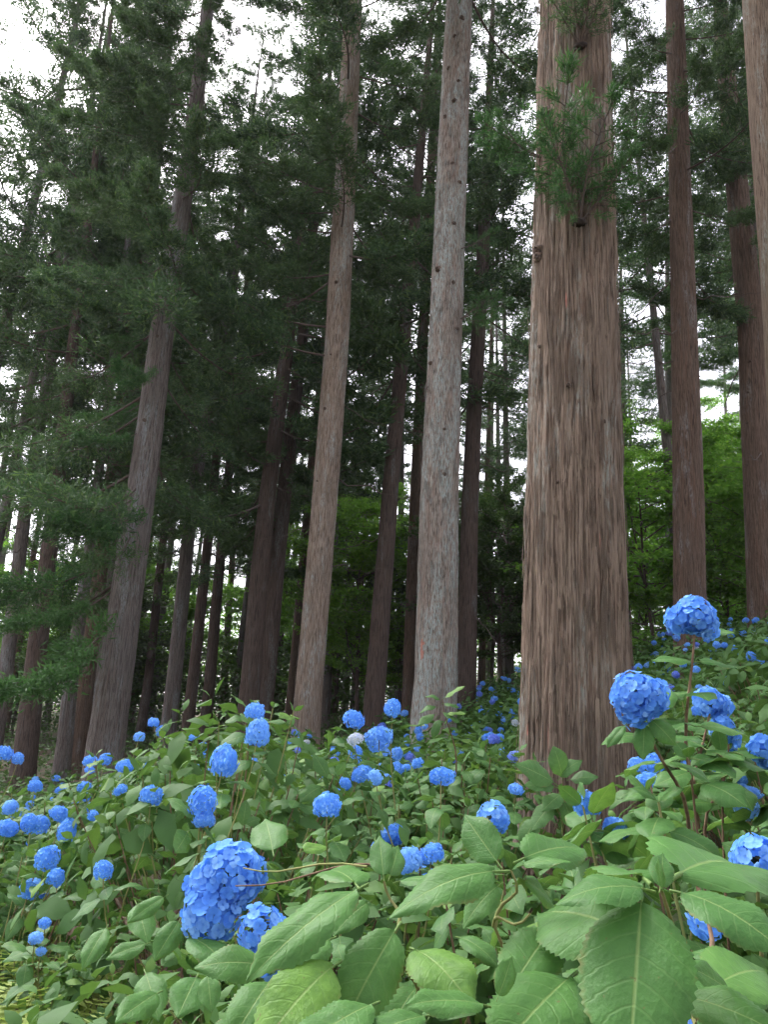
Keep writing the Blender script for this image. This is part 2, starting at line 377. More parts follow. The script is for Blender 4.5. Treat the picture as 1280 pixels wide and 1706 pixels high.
def add_branches(cw, cen, rad, g, seed, top, z0, k, L=3.0, z1=None, kind='n', pitch=(-12, 22), side=None, spread=70, lowthin=0, bare=0):
    r = np.random.RandomState(seed + 500); z1 = z1 or top - .3
    az = r.rand() * 6.28
    for i in range(k):
        t = (i + r.rand() * .8) / k; z = z0 + (z1 - z0) * t
        az += 2.4 + r.normal() * .3
        a = az if side is None else math.radians(side + r.uniform(-spread, spread))
        ln = L * (1 - .72 * t ** 1.4) * r.uniform(.65, 1.15)
        src = {'n': BR, 'c': BR_C, 's': BR_SP, 'l': BR_LT, 'a': BR_A}[kind]
        if t < lowthin: src = BR_SP
        me = src[r.randint(len(src))]
        pt = math.radians(pitch[0] + (pitch[1] - pitch[0]) * t + r.normal() * 8)
        c = cen(z + g); rr = rad(z + g) * .7
        M = Matrix.Translation((c[0] + rr * math.cos(a), c[1] + rr * math.sin(a), z)) @ Matrix.Rotation(a, 4, 'Z') @ Matrix.Rotation(-pt, 4, 'Y') @ Matrix.Rotation(r.normal() * .25, 4, 'X')
        s = ln / 3.0
        ob('branch', me, cw, M @ Matrix.Diagonal((s, s * r.uniform(.85, 1.15), s, 1)))
    for i in range(bare):
        z = z0 * r.uniform(.35, 1.0) if z0 > 3 else r.uniform(2, 6); a = r.rand() * 6.28; c = cen(z + g); rr = rad(z + g) * .8; s = r.uniform(.4, 1.0)
        M = Matrix.Translation((c[0] + rr * math.cos(a), c[1] + rr * math.sin(a), z)) @ Matrix.Rotation(a, 4, 'Z') @ Matrix.Rotation(r.uniform(-.2, .4), 4, 'Y')
        ob('dead_branch', BARE[r.randint(4)], cw, M @ Matrix.Scale(s, 4))

T1 = cedar('massive brown cedar with stringy vertical bark, thickest trunk among the hydrangeas',
    [(963, 1420, 202), (960, 1200, 190), (957, 800, 161), (956, 400, 139), (958, 0, 120)], 6.3, 'main', 27,
    dict(z0=13, k=44, L=3.0), 21, n=420, dz=.03, amp=.026, ridges=62, flare=.22)
T2 = cedar('pale cedar trunk streaked with blue grey lichen and dotted with dark knots',
    [(724, 1180, 75), (727, 1130, 72), (732, 850, 66), (742, 560, 58), (755, 250, 50), (766, 0, 43)], 12.3, 'lichen', 26,
    dict(z0=14.2, k=44, L=2.8), 22, n=96, dz=.06, amp=.014, ridges=40)
T3 = cedar('slender tan cedar with clean trunk leaning between dark trunks and the lichen streaked cedar',
    [(511, 1195, 49), (516, 1130, 47), (540, 850, 44), (562, 560, 41), (573, 350, 37), (583, 130, 32), (589, 0, 29)], 15.8, 'tan', 26,
    dict(z0=10.5, k=46, L=3.0, bare=6), 23, n=72, dz=.08, amp=.012, ridges=34)
T4 = cedar('stout grey cedar hung with low dark foliage rising from the hydrangeas on the lower slope',
    [(176, 1240, 62), (192, 1130, 56), (243, 760, 46), (268, 560, 40), (284, 470, 36), (326, 180, 25), (345, 20, 21)], 15.3, 'grey', 27,
    dict(z0=4.2, k=74, L=3.2, pitch=(-24, 22), side=165, spread=125, lowthin=.28), 24, n=72, dz=.08, amp=.012, ridges=36)
add_branches(T4['crown'], T4['cen'], T4['rad'], T4['g'], 77, top=27, z0=3.2, z1=9.5, k=9, L=2.8, kind='l', pitch=(-26, -8), side=215, spread=65)
add_branches(T4['crown'], T4['cen'], T4['rad'], T4['g'], 79, top=27, z0=9.5, z1=21, k=22, L=2.4, kind='n', pitch=(-10, 10), side=240, spread=80)
add_branches(T3['crown'], T3['cen'], T3['rad'], T3['g'], 78, top=26, z0=8.5, z1=16, k=9, L=3.2, kind='n', pitch=(5, 20), side=175, spread=40)
G1 = 'cedars standing behind the hydrangeas'
cedar('thin pale grey cedar beside the stout grey cedar', [(107, 1240, 26), (118, 1130, 24), (147, 930, 18), (175, 700, 15)], 22, 'grey', 27, dict(z0=7.5, k=52, L=3.0, lowthin=.25), 25, G1)
cedar('strongly leaning cedar with a reddish upper trunk at the outer end of the row', [(4, 1150, 25), (8, 1130, 24), (40, 860, 21), (78, 640, 19), (105, 480, 16)], 23, 'grey', 30, dict(z0=7.5, k=70, L=3.8, bare=8), 26, G1)
cedar('short visible dark red trunk tucked between the pale thin cedar and the stout grey cedar', [(130, 1240, 30), (143, 1130, 29), (165, 960, 25)], 23.5, 'red', 28, dict(z0=8.5, k=52, L=3.2, lowthin=.25), 27, G1)
cedar('dark trunk standing next to the thin pale grey cedar on its open side', [(46, 1220, 38), (58, 1110, 34), (80, 930, 28)], 20.5, 'dark', 27, dict(z0=8, k=54, L=3.4, lowthin=.25), 28, G1)
cedar('very thin dark cedar seen against the sky gap beside the stout grey cedar', [(238, 1190, 16), (247, 1130, 15), (265, 960, 14), (283, 800, 13), (318, 560, 11)], 33, 'dark', 30, dict(z0=11, k=50, L=3.0), 29, G1)
cedar('grey cedar with a pale upper trunk leaning over the thin dark one', [(283, 1190, 27), (290, 1130, 26), (315, 880, 22), (335, 750, 19), (370, 560, 15)], 25, 'grey', 28, dict(z0=6.5, k=56, L=3.0, lowthin=.2), 30, G1)
cedar('dark slim trunk directly beside the grey pale topped cedar', [(316, 1180, 20), (322, 1130, 19), (340, 960, 17), (362, 750, 14)], 29, 'dark', 29, dict(z0=7, k=56, L=3.2), 31, G1)
cedar('dark slim trunk between its slim twin and the broad dark brown pair', [(345, 1180, 20), (350, 1130, 19), (364, 960, 17), (385, 750, 14)], 30.5, 'dark', 30, dict(z0=8, k=56, L=3.2), 32, G1)
cedar('broad dark brown cedar, the thicker of a touching pair', [(413, 1180, 36), (418, 1130, 34), (432, 960, 31), (445, 830, 28), (470, 640, 24), (482, 560, 22)], 21, 'dark', 29, dict(z0=6.5, k=72, L=3.5), 33, G1)
cedar('dark brown cedar, the slimmer of a touching pair', [(440, 1175, 31), (445, 1130, 30), (462, 930, 27), (480, 760, 24), (500, 600, 20)], 23.5, 'dark', 30, dict(z0=7.5, k=66, L=3.4), 34, G1)
cedar('thin dark cedar just behind the slender tan cedar', [(483, 1180, 16), (488, 1130, 15), (505, 930, 14), (520, 760, 13), (535, 620, 11)], 34, 'red', 32, dict(z0=10, k=56, L=3.2), 35, G1)
cedar('straight dark cedar standing alone in the gap between the tan and the lichen streaked cedars', [(624, 1170, 35), (642, 930, 30), (655, 760, 27), (670, 600, 23), (686, 430, 20)], 21, 'dark', 30, dict(z0=10.5, k=64, L=3.3, bare=6), 36, G1)
cedar('reddish dark cedar partly hidden behind the lichen streaked cedar', [(681, 1180, 24), (690, 900, 21), (705, 560, 18), (715, 350, 16), (730, 50, 12)], 27, 'red', 29, dict(z0=15, k=44, L=2.8, bare=4), 37, G1)
cedar('dark cedar close beside the lichen streaked cedar facing the massive trunk', [(777, 1130, 34), (783, 850, 29), (792, 650, 26), (805, 430, 22)], 22.5, 'dark', 30, dict(z0=8.5, k=60, L=3.0, lowthin=.3, bare=6), 38, G1)
cedar('very thin cedar glimpsed right beside the massive brown trunk', [(1044, 1020, 12), (1041, 760, 10), (1037, 560, 9)], 42, 'grey', 26, dict(z0=12, k=34, L=2.6, kind='s'), 39, G1)
cedar('dark reddish cedar with straight bare trunk on the uphill slope', [(1152, 1060, 58), (1150, 980, 53), (1147, 800, 50), (1141, 560, 43), (1133, 280, 36), (1125, 0, 30)], 15.7, 'red', 26, dict(z0=10, k=50, L=2.8, bare=6), 40, G1, n=72, dz=.08, amp=.012)
cedar('slim pale cedar half hidden behind the dark reddish uphill cedar', [(1117, 1010, 16), (1117, 800, 14), (1114, 600, 12)], 32, 'grey', 25, dict(z0=12, k=36, L=2.6, kind='l'), 41, G1)
cedar('smooth reddish brown cedar with a row of small knots near the edge of the slope', [(1275, 1030, 54), (1268, 900, 49), (1254, 560, 44), (1228, 300, 34), (1205, 60, 26)], 18, 'red', 26, dict(z0=9, k=48, L=2.8, bare=5), 42, G1, n=72, dz=.08, amp=.006)
cedar('thick brown cedar only its upper trunk leans into the edge of the picture', [(1345, 1000, 92), (1312, 450, 82), (1290, 200, 76), (1275, 0, 70)], 12.5, 'main', 27, dict(z0=15.5, k=40, L=2.8), 43, G1, n=72, dz=.08, amp=.009)
cedar('thin grey cedar touching the smooth reddish brown cedar', [(1243, 1000, 11), (1240, 800, 10), (1236, 600, 9)], 40, 'grey', 25, dict(z0=13, k=34, L=2.6, kind='l'), 44, G1)

# far trunks, copies of three plain prototypes
FARL = 'thin distant cedar trunk deep in the wood'
far_px = [(545, 34), (561, 40), (577, 46), (592, 38), (603, 50), (655, 44), (668, 38), (802, 40), (814, 48), (836, 44), (462, 44), (472, 52), (205, 50), (225, 42), (180, 46),
          (300, 48), (375, 44), (392, 40), (405, 52), (1065, 52), (1225, 54), (85, 42), (20, 36), (-30, 42), (-60, 34), (1310, 44), (1340, 36), (720, 54), (505, 56)]
NF = len(far_px); far_px += [(-140, 24), (-60, 29), (70, 33), (165, 30), (255, 40), (430, 42), (850, 36), (1010, 40), (1330, 30), (1400, 24), (728, 26), (962, 25), (1150, 24), (515, 27), (1270, 26), (186, 24)]
protos = []
rr_ = np.random.RandomState(5)
for i in range(4):
    root = bpy.data.objects.new('cedar_tree', None); COL.objects.link(root)
    Ht = 27 + 2 * i; cen = lambda z, i=i: (.02 * z * (i - 1), .01 * z, z); rad = lambda z, Ht=Ht: .2 * max(.08, 1 - z / Ht)
    v, f = trunk_geo(cen, rad, list(np.linspace(-.4, Ht, 50)), 20, .004, 18, 60 + i)
    kids = [ob('trunk', mesh('trunk', v, f, BARK['red' if i == 1 else 'grey']), root)]
    cw = bpy.data.objects.new('crown', None); COL.objects.link(cw); cw.parent = root
    add_branches(cw, cen, rad, 0, 800 + i, top=Ht, z0=7 + i * 1.5, k=30, L=3.3, kind='caca'[i]) if i < 3 else add_branches(cw, cen, rad, 0, 800 + i, top=Ht, z0=11, k=46, L=4.0, kind='a')
    protos.append((root, cw))
for i, (px, Y) in enumerate(far_px):
    p = up(px, 1140, Y); n4 = 3 if i >= NF else i % 3; pr, pc = protos[n4]
    if i < 3 or i == NF: r = pr
    else:
        r = pr.copy(); COL.objects.link(r)
        for ch in pr.children:
            c = ch.copy(); COL.objects.link(c); c.parent = r
            for g_ in ch.children:
                e = g_.copy(); COL.objects.link(e); e.parent = c
    r.location = (p.x, Y, H(p.x, Y)); r.rotation_euler = (rr_.normal() * .015, rr_.normal() * .015, rr_.rand() * 6.28)
    s = rr_.uniform(.85, 1.15) * (1.1 if i >= NF else 1); r.scale = (s, s, s)
    tag(r, 'tall airy cedar whose loose crown fills the sky behind the front row' if i >= NF else FARL, 'cedar', 'tall airy cedars behind' if i >= NF else 'distant cedars in the wood')

# knots, burls and epicormic shoots
def gen_knot(seed):
    r = np.random.RandomState(seed); mb = Mb()
    prof = [(.0, .055), (.02, .05), (.035, .036), (.04, .024), (.02, .014), (.005, .004)]
    n = 12; v = []
    for h, rad in prof:
        for j in range(n):
            a = j * 2 * math.pi / n; q = rad * (1 + .22 * r.normal() * .6); v.append((q * math.cos(a) * .85, q * math.sin(a) * 1.1, h + .006 * r.normal()))
    f = [[i * n + j, i * n + (j + 1) % n, (i + 1) * n + (j + 1) % n, (i + 1) * n + j] for i in range(len(prof) - 1) for j in range(n)] + [list(range((len(prof) - 1) * n, len(prof) * n))]
    mb.add(v, f); return mb.mesh('knot', KNOT)
KN = [gen_knot(i) for i in range(3)]
def on_trunk(T, px, py):
    """surface point of trunk T seen at photo pixel"""
    p = up(px, py, T['Y']); p = up(px, py, T['Y'] - T['rad'](p.z) * .95); c = T['cen'](p.z); R = T['rad'](p.z)
    dx = max(-.92, min(.92, (p.x - T['base'].x - c[0]) / R)); a = -math.pi / 2 + math.asin(dx)
    # face towards camera
    return Vector((c[0] + R * math.cos(a) * .97, c[1] + R * math.sin(a) * .97, p.z - T['g'])), a
def knot(T, px, py, s, name='knot'):
    s *= random.uniform(.55, .95)
    p, a = on_trunk(T, px, py)
    M = Matrix.Translation(p) @ Matrix.Rotation(a, 4, 'Z') @ Matrix.Rotation(math.pi / 2, 4, 'Y') @ Matrix.Rotation(random.random() * 6, 4, 'Z') @ Matrix.Scale(s, 4)
    ob(name, KN[random.randrange(3)], T['root'], M)
for px, py, s in [(758, 60, 1.0), (742, 190, 1.3), (757, 168, 1.2), (764, 135, .9), (754, 272, .9), (767, 302, 1.1), (757, 372, .8), (730, 445, 1.3), (756, 470, 1.1), (718, 600, 1.0), (714, 640, .8), (741, 715, .8), (763, 545, .9), (748, 110, .9), (741, 790, .7), (770, 30, 1.2)]: knot(T2, px, py, s)
for px, py, s in [(541, 680, 1.0), (560, 470, .9), (568, 330, 1.1), (575, 250, 1.0), (551, 590, .7), (528, 800, .7)]: knot(T3, px, py, s)
for px, py, s in [(275, 490, 1.0), (240, 700, .9), (262, 560, .9)]: knot(T4, px, py, s)
T22 = TREES[-3]
for px, py, s in [(1250, 650, .9), (1250, 700, .8), (1249, 770, 1.2), (1252, 600, .8), (1249, 805, .7)]: knot(T22, px, py, s)
for px, py, s in [(948, 640, .55), (930, 800, .4), (1010, 700, .45), (905, 560, .5), (898, 392, 1.7), (893, 405, 1.3), (915, 165, 1.0)]: knot(T1, px, py, s)

SHOOT = [gen_branch(300 + i, L=.62, ntw=14, clumps=5, strands=22, sl=(.035, .075), sw=.0055, cs=.06, droop=.02, lift=.12, upb=.15, nm=NEEDLE_L, r0=.024, t0=.12, tw=1.7) for i in range(4)]
SHOOT_D = [gen_branch(320 + i, L=.62, ntw=12, clumps=4, strands=20, sl=(.03, .062), sw=.0058, cs=.085, droop=.02, lift=.18, upb=.3, nm=NEEDLE, r0=.030, t0=.12, tw=1.5) for i in range(2)]
def shoot(T, px, py, dirv, s, dark=False):
    p, a = on_trunk(T, px, py); d = Vector(dirv).normalized()
    z = Vector((0, -1, .3)); z = (z - d * z.dot(d)).normalized(); y = z.cross(d)
    M = Matrix((d, y, z)).transposed().to_4x4(); M.translation = p
    ob('shoot', random.choice(SHOOT_D if dark else SHOOT), T['root'], M @ Matrix.Scale(s, 4))
def burl(T, px, py, s, seed):
    p, a = on_trunk(T, px, py); r = np.random.RandomState(seed); n = 20; k = 12; v = []
    U, W = np.meshgrid(np.arange(n) / n, np.linspace(0, 1, k)); N = vnoise(U, W * 6, 9, seed)
    for i in range(k):
        for j in range(n):
            ph = W[i, j] * math.pi; q = s * (.75 + .6 * N[i, j]); v.append((q * math.sin(ph) * math.cos(U[i, j] * 6.283), q * .7 * math.sin(ph) * math.sin(U[i, j] * 6.283), q * .6 * math.cos(ph)))
    f = [[i * n + j, i * n + (j + 1) % n, (i + 1) * n + (j + 1) % n, (i + 1) * n + j] for i in range(k - 1) for j in range(n)]
    ob('burl', mesh('burl', v, f, BURL), T['root'], Matrix.Translation(p))
burl(T1, 966, 372, .06, 1); burl(T1, 968, 78, .055, 2)
for d, s in [((.22, -.5, 1), 1.5), ((-.55, -.5, .8), 1.3), ((.5, -.5, .45), 1.0), ((-.22, -.35, 1.1), 1.8), ((-.5, -.6, .15), .8)]: shoot(T1, 966, 372, d, s)
for d, s in [((-.8, -.5, .5), 1.0), ((-.4, -.5, .9), 1.2), ((.3, -.5, .9), 1.0), ((.0, -.6, 1), 1.1)]: shoot(T1, 966, 78, d, s, True)
for d, s in [((-1, -.35, .15), 1.0), ((-1, -.2, -.1), .9), ((-.9, -.3, .45), .8)]: shoot(T1, 893, 235, d, s)
for d, s in [((1, -.35, .15), 1.3), ((1, -.3, .5), 1.1), ((.8, -.4, -.2), 1.0)]: shoot(T2, 770, 525, d, s)
shoot(T2, 770, 410, (1, -.3, .3), 1.0)
# loose strips and flakes of bark
def gen_strip(seed, curl):
    r = np.random.RandomState(seed); q = np.linspace(-1, 1, 7); b = r.normal() * .25
    v = [(s_ * .5 * (1 - abs(t) ** 2.5) * (1 + .3 * r.normal()) + b * t * t, -.006 - curl * max(0, t * (1 if seed % 2 else -1)) ** 2 - .004 * (s_ == 0), t * .5) for t in q for s_ in (-1, 0, 1)]
    return v, [[i * 3 + j, i * 3 + j + 1, i * 3 + j + 4, i * 3 + j + 3] for i in range(6) for j in range(2)]
def flakes(T, bk, n, zr, ln, wd, seed):
    r = np.random.RandomState(seed); src = [mesh('bark_strip', *gen_strip(seed * 10 + i, r.uniform(.008, .03)), BARK[bk]) for i in range(5)]
    for i in range(n):
        z = r.uniform(*zr); a = r.uniform(-math.pi * 1.02, math.pi * .02); c = T['cen'](z + T['g']); R = T['rad'](z + T['g']) * .985
        M = Matrix.Translation((c[0] + R * math.cos(a), c[1] + R * math.sin(a), z)) @ Matrix.Rotation(a + math.pi / 2, 4, 'Z') @ Matrix.Rotation(r.normal() * .05, 4, 'Y')
        ob('bark_strip', src[r.randint(5)], T['root'], M @ Matrix.Diagonal((r.uniform(*wd), 1, r.uniform(*ln), 1)))
flakes(T1, 'main', 240, (.3, 8.6), (.12, .55), (.010, .026), 1)
flakes(T2, 'lichen', 220, (.3, 15), (.08, .28), (.018, .045), 2)
flakes(T3, 'tan', 120, (.3, 15), (.10, .35), (.018, .04), 3)
# peeled pink strips of bark on the massive trunk
PEEL = simple('inner_bark', (.36, .17, .13), (.26, .11, .08), 22)
for px, py, ln, wd in [(944, 500, .17, .014), (916, 135, .14, .018), (868, 1215, .16, .02), (917, 1230, .2, .006), (1000, 900, .12, .006)]:
    p, a = on_trunk(T1, px, py); q = np.linspace(-1, 1, 7)
    v = [(s_ * wd * (1 - abs(t) ** 2) * .5, -.002 - .006 * (1 - t * t) - .004 * (s_ == 0), t * ln * .5) for t in q for s_ in (-1, 0, 1)]
    f = [[i * 3 + j, i * 3 + j + 1, i * 3 + j + 4, i * 3 + j + 3] for i in range(6) for j in range(2)]
    ob('bark_strip', mesh('bark_strip', v, f, PEEL), T1['root'], Matrix.Translation(p + Vector((0, -.006, 0))) @ Matrix.Rotation(a + math.pi / 2, 4, 'Z'))

p, a = on_trunk(T2, 703, 1080); q = np.linspace(-1, 1, 9); rw = np.random.RandomState(3)
v = [(s_ * .05 * (1 - abs(t) ** 3) * (1 + .3 * rw.normal()), -.012 + .012 * abs(s_) - .004 * rw.rand(), t * .17) for t in q for s_ in (-1, -.4, .3, 1)]
f = [[i * 4 + j, i * 4 + j + 1, i * 4 + j + 5, i * 4 + j + 4] for i in range(8) for j in range(3)]
o = ob('bark_wound', mesh('bark_wound', v, f, PEEL), T2['root'], Matrix.Translation(p) @ Matrix.Rotation(a + math.pi / 2, 4, 'Z')); o['label'] = 'raw reddish patch of peeled bark'

# ------------------------------------------------------------------ broadleaf understorey
def gen_broad(seed, nm):
    r = np.random.RandomState(seed); mb = Mb(); t = np.linspace(0, 1, 8); L = 2.0
    ax = np.stack([L * t, .15 * np.sin(3 * t + seed), .25 * np.sin(2.5 * t) - .1 * t], -1); mb.add(*tube(ax, .022 * (1 - .8 * t), 4), 0)
    P = []; D = []
    for i in range(14):
        k = r.randint(2, 8); a = r.uniform(-1.3, 1.3); l = r.uniform(.4, .95); d = np.array([math.cos(a), math.sin(a), r.uniform(-.15, .2)]); q = np.linspace(0, 1, 4)[:, None]
        pth = ax[k] + d * q * l; mb.add(*tube(pth, .007 * (1 - .6 * q[:, 0]), 3), 0)
        n = 70; s = r.rand(n, 1) ** .7; P.append(ax[k] + d * s * l + r.normal(size=(n, 3)) * [.13, .13, .045]); D.append(d * .5 + r.normal(size=(n, 3)) * [.7, .7, .3])
    P = np.concatenate(P); D = np.concatenate(D); n = len(P); N = r.normal(size=(n, 3)) * .35 + [0, 0, 1]
    v, f = kites(P, D, r.uniform(.07, .12, n), r.uniform(.05, .08, n), r, N); mb.add(v, f, 1)
    return mb.mesh('branch', [TWIG, nm])
BB = [gen_broad(400 + i, BROAD) for i in range(4)]; BBD = [gen_broad(420 + i, BROAD_D) for i in range(3)]
def broad(px, py, Y, Ht, k, L, seed, label, dark=False, z0=.25):
    p = up(px, py, Y); r = np.random.RandomState(seed); g = H(p.x, Y)
    root = bpy.data.objects.new('broadleaf_tree', None); COL.objects.link(root); root.location = (p.x, Y, g); tag(root, label, 'tree', 'leafy trees under the cedars')
    t = np.linspace(0, 1, 12); ph = r.rand(4) * 6
    ax = np.stack([.35 * np.sin(2.2 * t + ph[0]) + .12 * np.sin(6 * t + ph[1]), .3 * np.sin(2 * t + ph[2]), -.2 + (Ht + .1) * t], -1); ax[:, :2] -= ax[0, :2]
    mb = Mb(); mb.add(*tube(ax, .055 * (1 - .8 * t) * (Ht / 6) + .008, 8))
    for s in range(3):
        j = r.randint(2, 6); d = np.array([r.uniform(-.5, .5), r.uniform(-.4, .4), 1]); q = np.linspace(0, 1, 7)[:, None]
        mb.add(*tube(ax[j] + d * q * Ht * .45 + np.sin(q * 5 + s) * [.08, .06, 0], .03 * (1 - .8 * q[:, 0]) * (Ht / 6), 6))
    ob('trunk', mb.mesh('trunk', BARK['dark']), root)
    cw = bpy.data.objects.new('crown', None); COL.objects.link(cw); cw.parent = root
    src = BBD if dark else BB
    for i in range(k):
        z = Ht * (z0 + (1 - z0) * (i + r.rand()) / k); tt = (z / Ht - z0) / (1 - z0); a = i * 2.4 + r.normal() * .4
        c = [np.interp(z, ax[:, 2], ax[:, d]) for d in range(2)]; ln = L * (.55 + .6 * math.sin(math.pi * min(1, tt * .85 + .12))) * r.uniform(.7, 1.2) / 2
        M = Matrix.Translation((c[0], c[1], z)) @ Matrix.Rotation(a, 4, 'Z') @ Matrix.Rotation(-r.uniform(-.15, .6), 4, 'Y') @ Matrix.Diagonal((ln, ln, ln, 1))
        ob('branch', src[r.randint(len(src))], cw, M)
for i, a in enumerate([
    (600, 1130, 30, 8.5, 44, 2.6, 'bright green leafy tree in the gap beside the tan cedar'),
    (560, 1130, 36, 10, 40, 2.8, 'sunlit leafy tree farther back beside the tan cedar'),
    (1090, 1000, 24, 6.5, 34, 2.6, 'bright green leafy tree between massive trunk and dark reddish uphill cedar'),
    (1068, 1000, 33, 8.5, 34, 2.8, 'tall pale green leafy tree close behind the massive trunk'),
    (1205, 1000, 25, 6.5, 34, 2.4, 'crooked stemmed leafy tree between the two reddish uphill cedars'),
    (1225, 980, 36, 7.5, 36, 2.6, 'far leafy tree glowing between the two reddish uphill cedars'),
    (1056, 1000, 43, 13, 50, 3.2, 'tall soft green tree rising highest beside the massive trunk'),
    (1188, 1000, 46, 14, 50, 3.4, 'tall soft green tree rising behind the dark reddish uphill cedar'),
    (1262, 1000, 40, 11, 44, 3.0, 'soft green tree rising behind the smooth reddish brown cedar'),
    (230, 1150, 40, 8, 50, 2.8, 'light green leafy tree behind the stout grey cedar'),
    (30, 1150, 38, 8, 50, 2.8, 'light green leafy tree behind the leaning outer cedar'),
    (450, 1140, 44, 8.5, 50, 2.8, 'light green leafy tree behind the dark brown pair'),
    (1300, 1000, 22, 6, 30, 2.4, 'leafy tree just uphill of the smooth reddish brown cedar')]):
    broad(*a[:6], 700 + i, a[6], z0=.06 if a[0] > 1000 else .2)
for i, a in enumerate([
    (850, 1120, 27, 6.5, 50, 2.4, 'dark leafy tree between lichen streaked cedar and massive trunk'),
    (820, 1130, 36, 9, 50, 2.8, 'dark leafy tree far behind the lichen streaked cedar'),
    (660, 1150, 34, 7, 46, 2.6, 'dark leafy tree behind the reddish dark cedar'),
    (140, 1180, 34, 7, 46, 2.8, 'dark leafy tree behind the thin pale grey cedar')]):
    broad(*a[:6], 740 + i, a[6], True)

# far wood and undergrowth: leaf masses nobody could count
def mass(name, label, n, xr, yr, zf, size, mat, seed, cat):
    r = np.random.RandomState(seed); y = r.uniform(*yr, n); x = r.uniform(-1, 1, n) * (y * .62 + 3) if xr is None else r.uniform(*xr, n)
    cell = (np.sin(x * 1.7 + y * .9) + np.sin(x * .8 - y * 1.6 + 2) + np.sin(x * 2.9 + 1.3 * y)) / 3
    top = zf(x, y) * (.8 + .35 * cell); z = np.array([H(a, b) for a, b in zip(x, y)]) + top * r.rand(n) ** .6
    keep = top > 0.03; P = np.stack([x, y, z], -1)[keep]; n = len(P)
    N = r.normal(size=(n, 3)) * .5 + [0, -.3, .8]; D = r.normal(size=(n, 3)) * [1, 1, .4]
    s = r.uniform(.6, 1.4, n) * size
    v, f = kites(P, D, s, s * .62, r, N)
    return tag(ob(name, mesh(name, v, f, mat)), label, cat, kind='stuff')
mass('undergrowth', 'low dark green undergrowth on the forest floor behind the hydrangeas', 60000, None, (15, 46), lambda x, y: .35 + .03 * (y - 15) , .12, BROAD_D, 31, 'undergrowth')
mass('hillside_thicket', 'bright green thicket climbing the slope behind the uphill cedars', 26000, (7, 26), (23, 36), lambda x, y: 1.2 + 1.6 * np.clip(x / y - .27, 0, .2) * 5, .13, BROAD, 33, 'thicket')
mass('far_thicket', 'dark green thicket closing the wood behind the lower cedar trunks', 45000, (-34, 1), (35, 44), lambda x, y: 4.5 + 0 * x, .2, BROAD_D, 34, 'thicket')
mass('far_wood', 'distant mass of light green foliage behind the cedar trunks', 110000, None, (46, 62), lambda x, y: 6.0 + .30 * (y - 46), .24, BROAD, 32, 'foliage')

# ------------------------------------------------------------------ hydrangea pieces
def gen_leaf(seed, nu, nv, mat, width=.64, droop=.5, fold=.18, wav=.02, serr=.018, quilt=.006, pet=.12, name='leaf'):
    r = np.random.RandomState(seed); t = np.linspace(0, 1, nv + 1); ph = r.rand() * 6
    hw = t ** .55 * (1 - t) ** .72 * np.where(t > .74, 1 - 2.1 * (t - .74), 1)
    hw = hw / hw.max() * .5 * width; hw[-1] = .002; hw[0] = .012
    if nv > 12: hw[1:-1] += serr * np.where(np.arange(1, nv) % 2, 1, -.3) * np.sin(np.pi * t[1:-1]) ** .4
    us = np.linspace(-1, 1, nu + 1); us = np.sign(us) * np.abs(us) ** .85
    k = droop; v = []; uv = []
    for i, tt in enumerate(t):
        b = 1 - pet; a = k * tt; yc = b * math.sin(a) / k; zc = -b * (1 - math.cos(a)) / k
        for u in us:
            x = u * hw[i]; q = quilt * abs(math.sin(math.pi * 7 * (tt - .2 * abs(u) ** 1.25))) * math.sin(math.pi * tt) * (1 - abs(u) ** 4)
            z = fold * abs(x) * (1 - .8 * abs(u)) + wav * math.sin(tt * 11 + ph + (1.7 if u > 0 else 0)) * u * u * min(1, 4 * tt) - .12 * abs(u) ** 3 * hw[i] + q + .03 * u * math.sin(tt * 3 + ph)
            v.append((x, pet + yc + z * math.sin(a), zc + z * math.cos(a))); uv.append((u * .5 + .5, tt))
    n1 = nu + 1; f = [[i * n1 + j, i * n1 + j + 1, (i + 1) * n1 + j + 1, (i + 1) * n1 + j] for i in range(nv) for j in range(nu)]
    if pet > 0:
        ns = 5 if nv > 12 else 3; tv, tf = tube([(0, -.01, -.012), (0, pet * .5, -.006), (0, pet + .02, -.006)], [.016, .012, .011], ns)
        f += [[q + len(v) for q in p] for p in tf]; v = v + tv.tolist(); uv += [(.5, .02)] * len(tv)
    return mesh(name, v, f, mat, uv=uv)
LN = [gen_leaf(500 + i, 10, 34, LEAF_N, width=[.56, .62, .52, .6][i % 4], droop=[.45, .75, .95, .25][i % 4], fold=[.25, .12, .3, .2][i % 4], wav=.025, quilt=.004) for i in range(4)]
LNW = [gen_leaf(510 + i, 10, 40, LEAF_N, width=.78, droop=.35 + .3 * i, fold=.12, wav=.018, quilt=.004, pet=.04) for i in range(2)]
LM = [gen_leaf(520 + i, 4, 6, LEAF_M, width=[.48, .54, .44, .5][i], droop=[.5, .9, 1.1, .3][i], fold=.28, wav=.04, quilt=0) for i in range(4)]
LF = [gen_leaf(540 + i, 2, 3, LEAF_F, width=.5, droop=.8, fold=.3, wav=.02, quilt=0, pet=0) for i in range(2)]
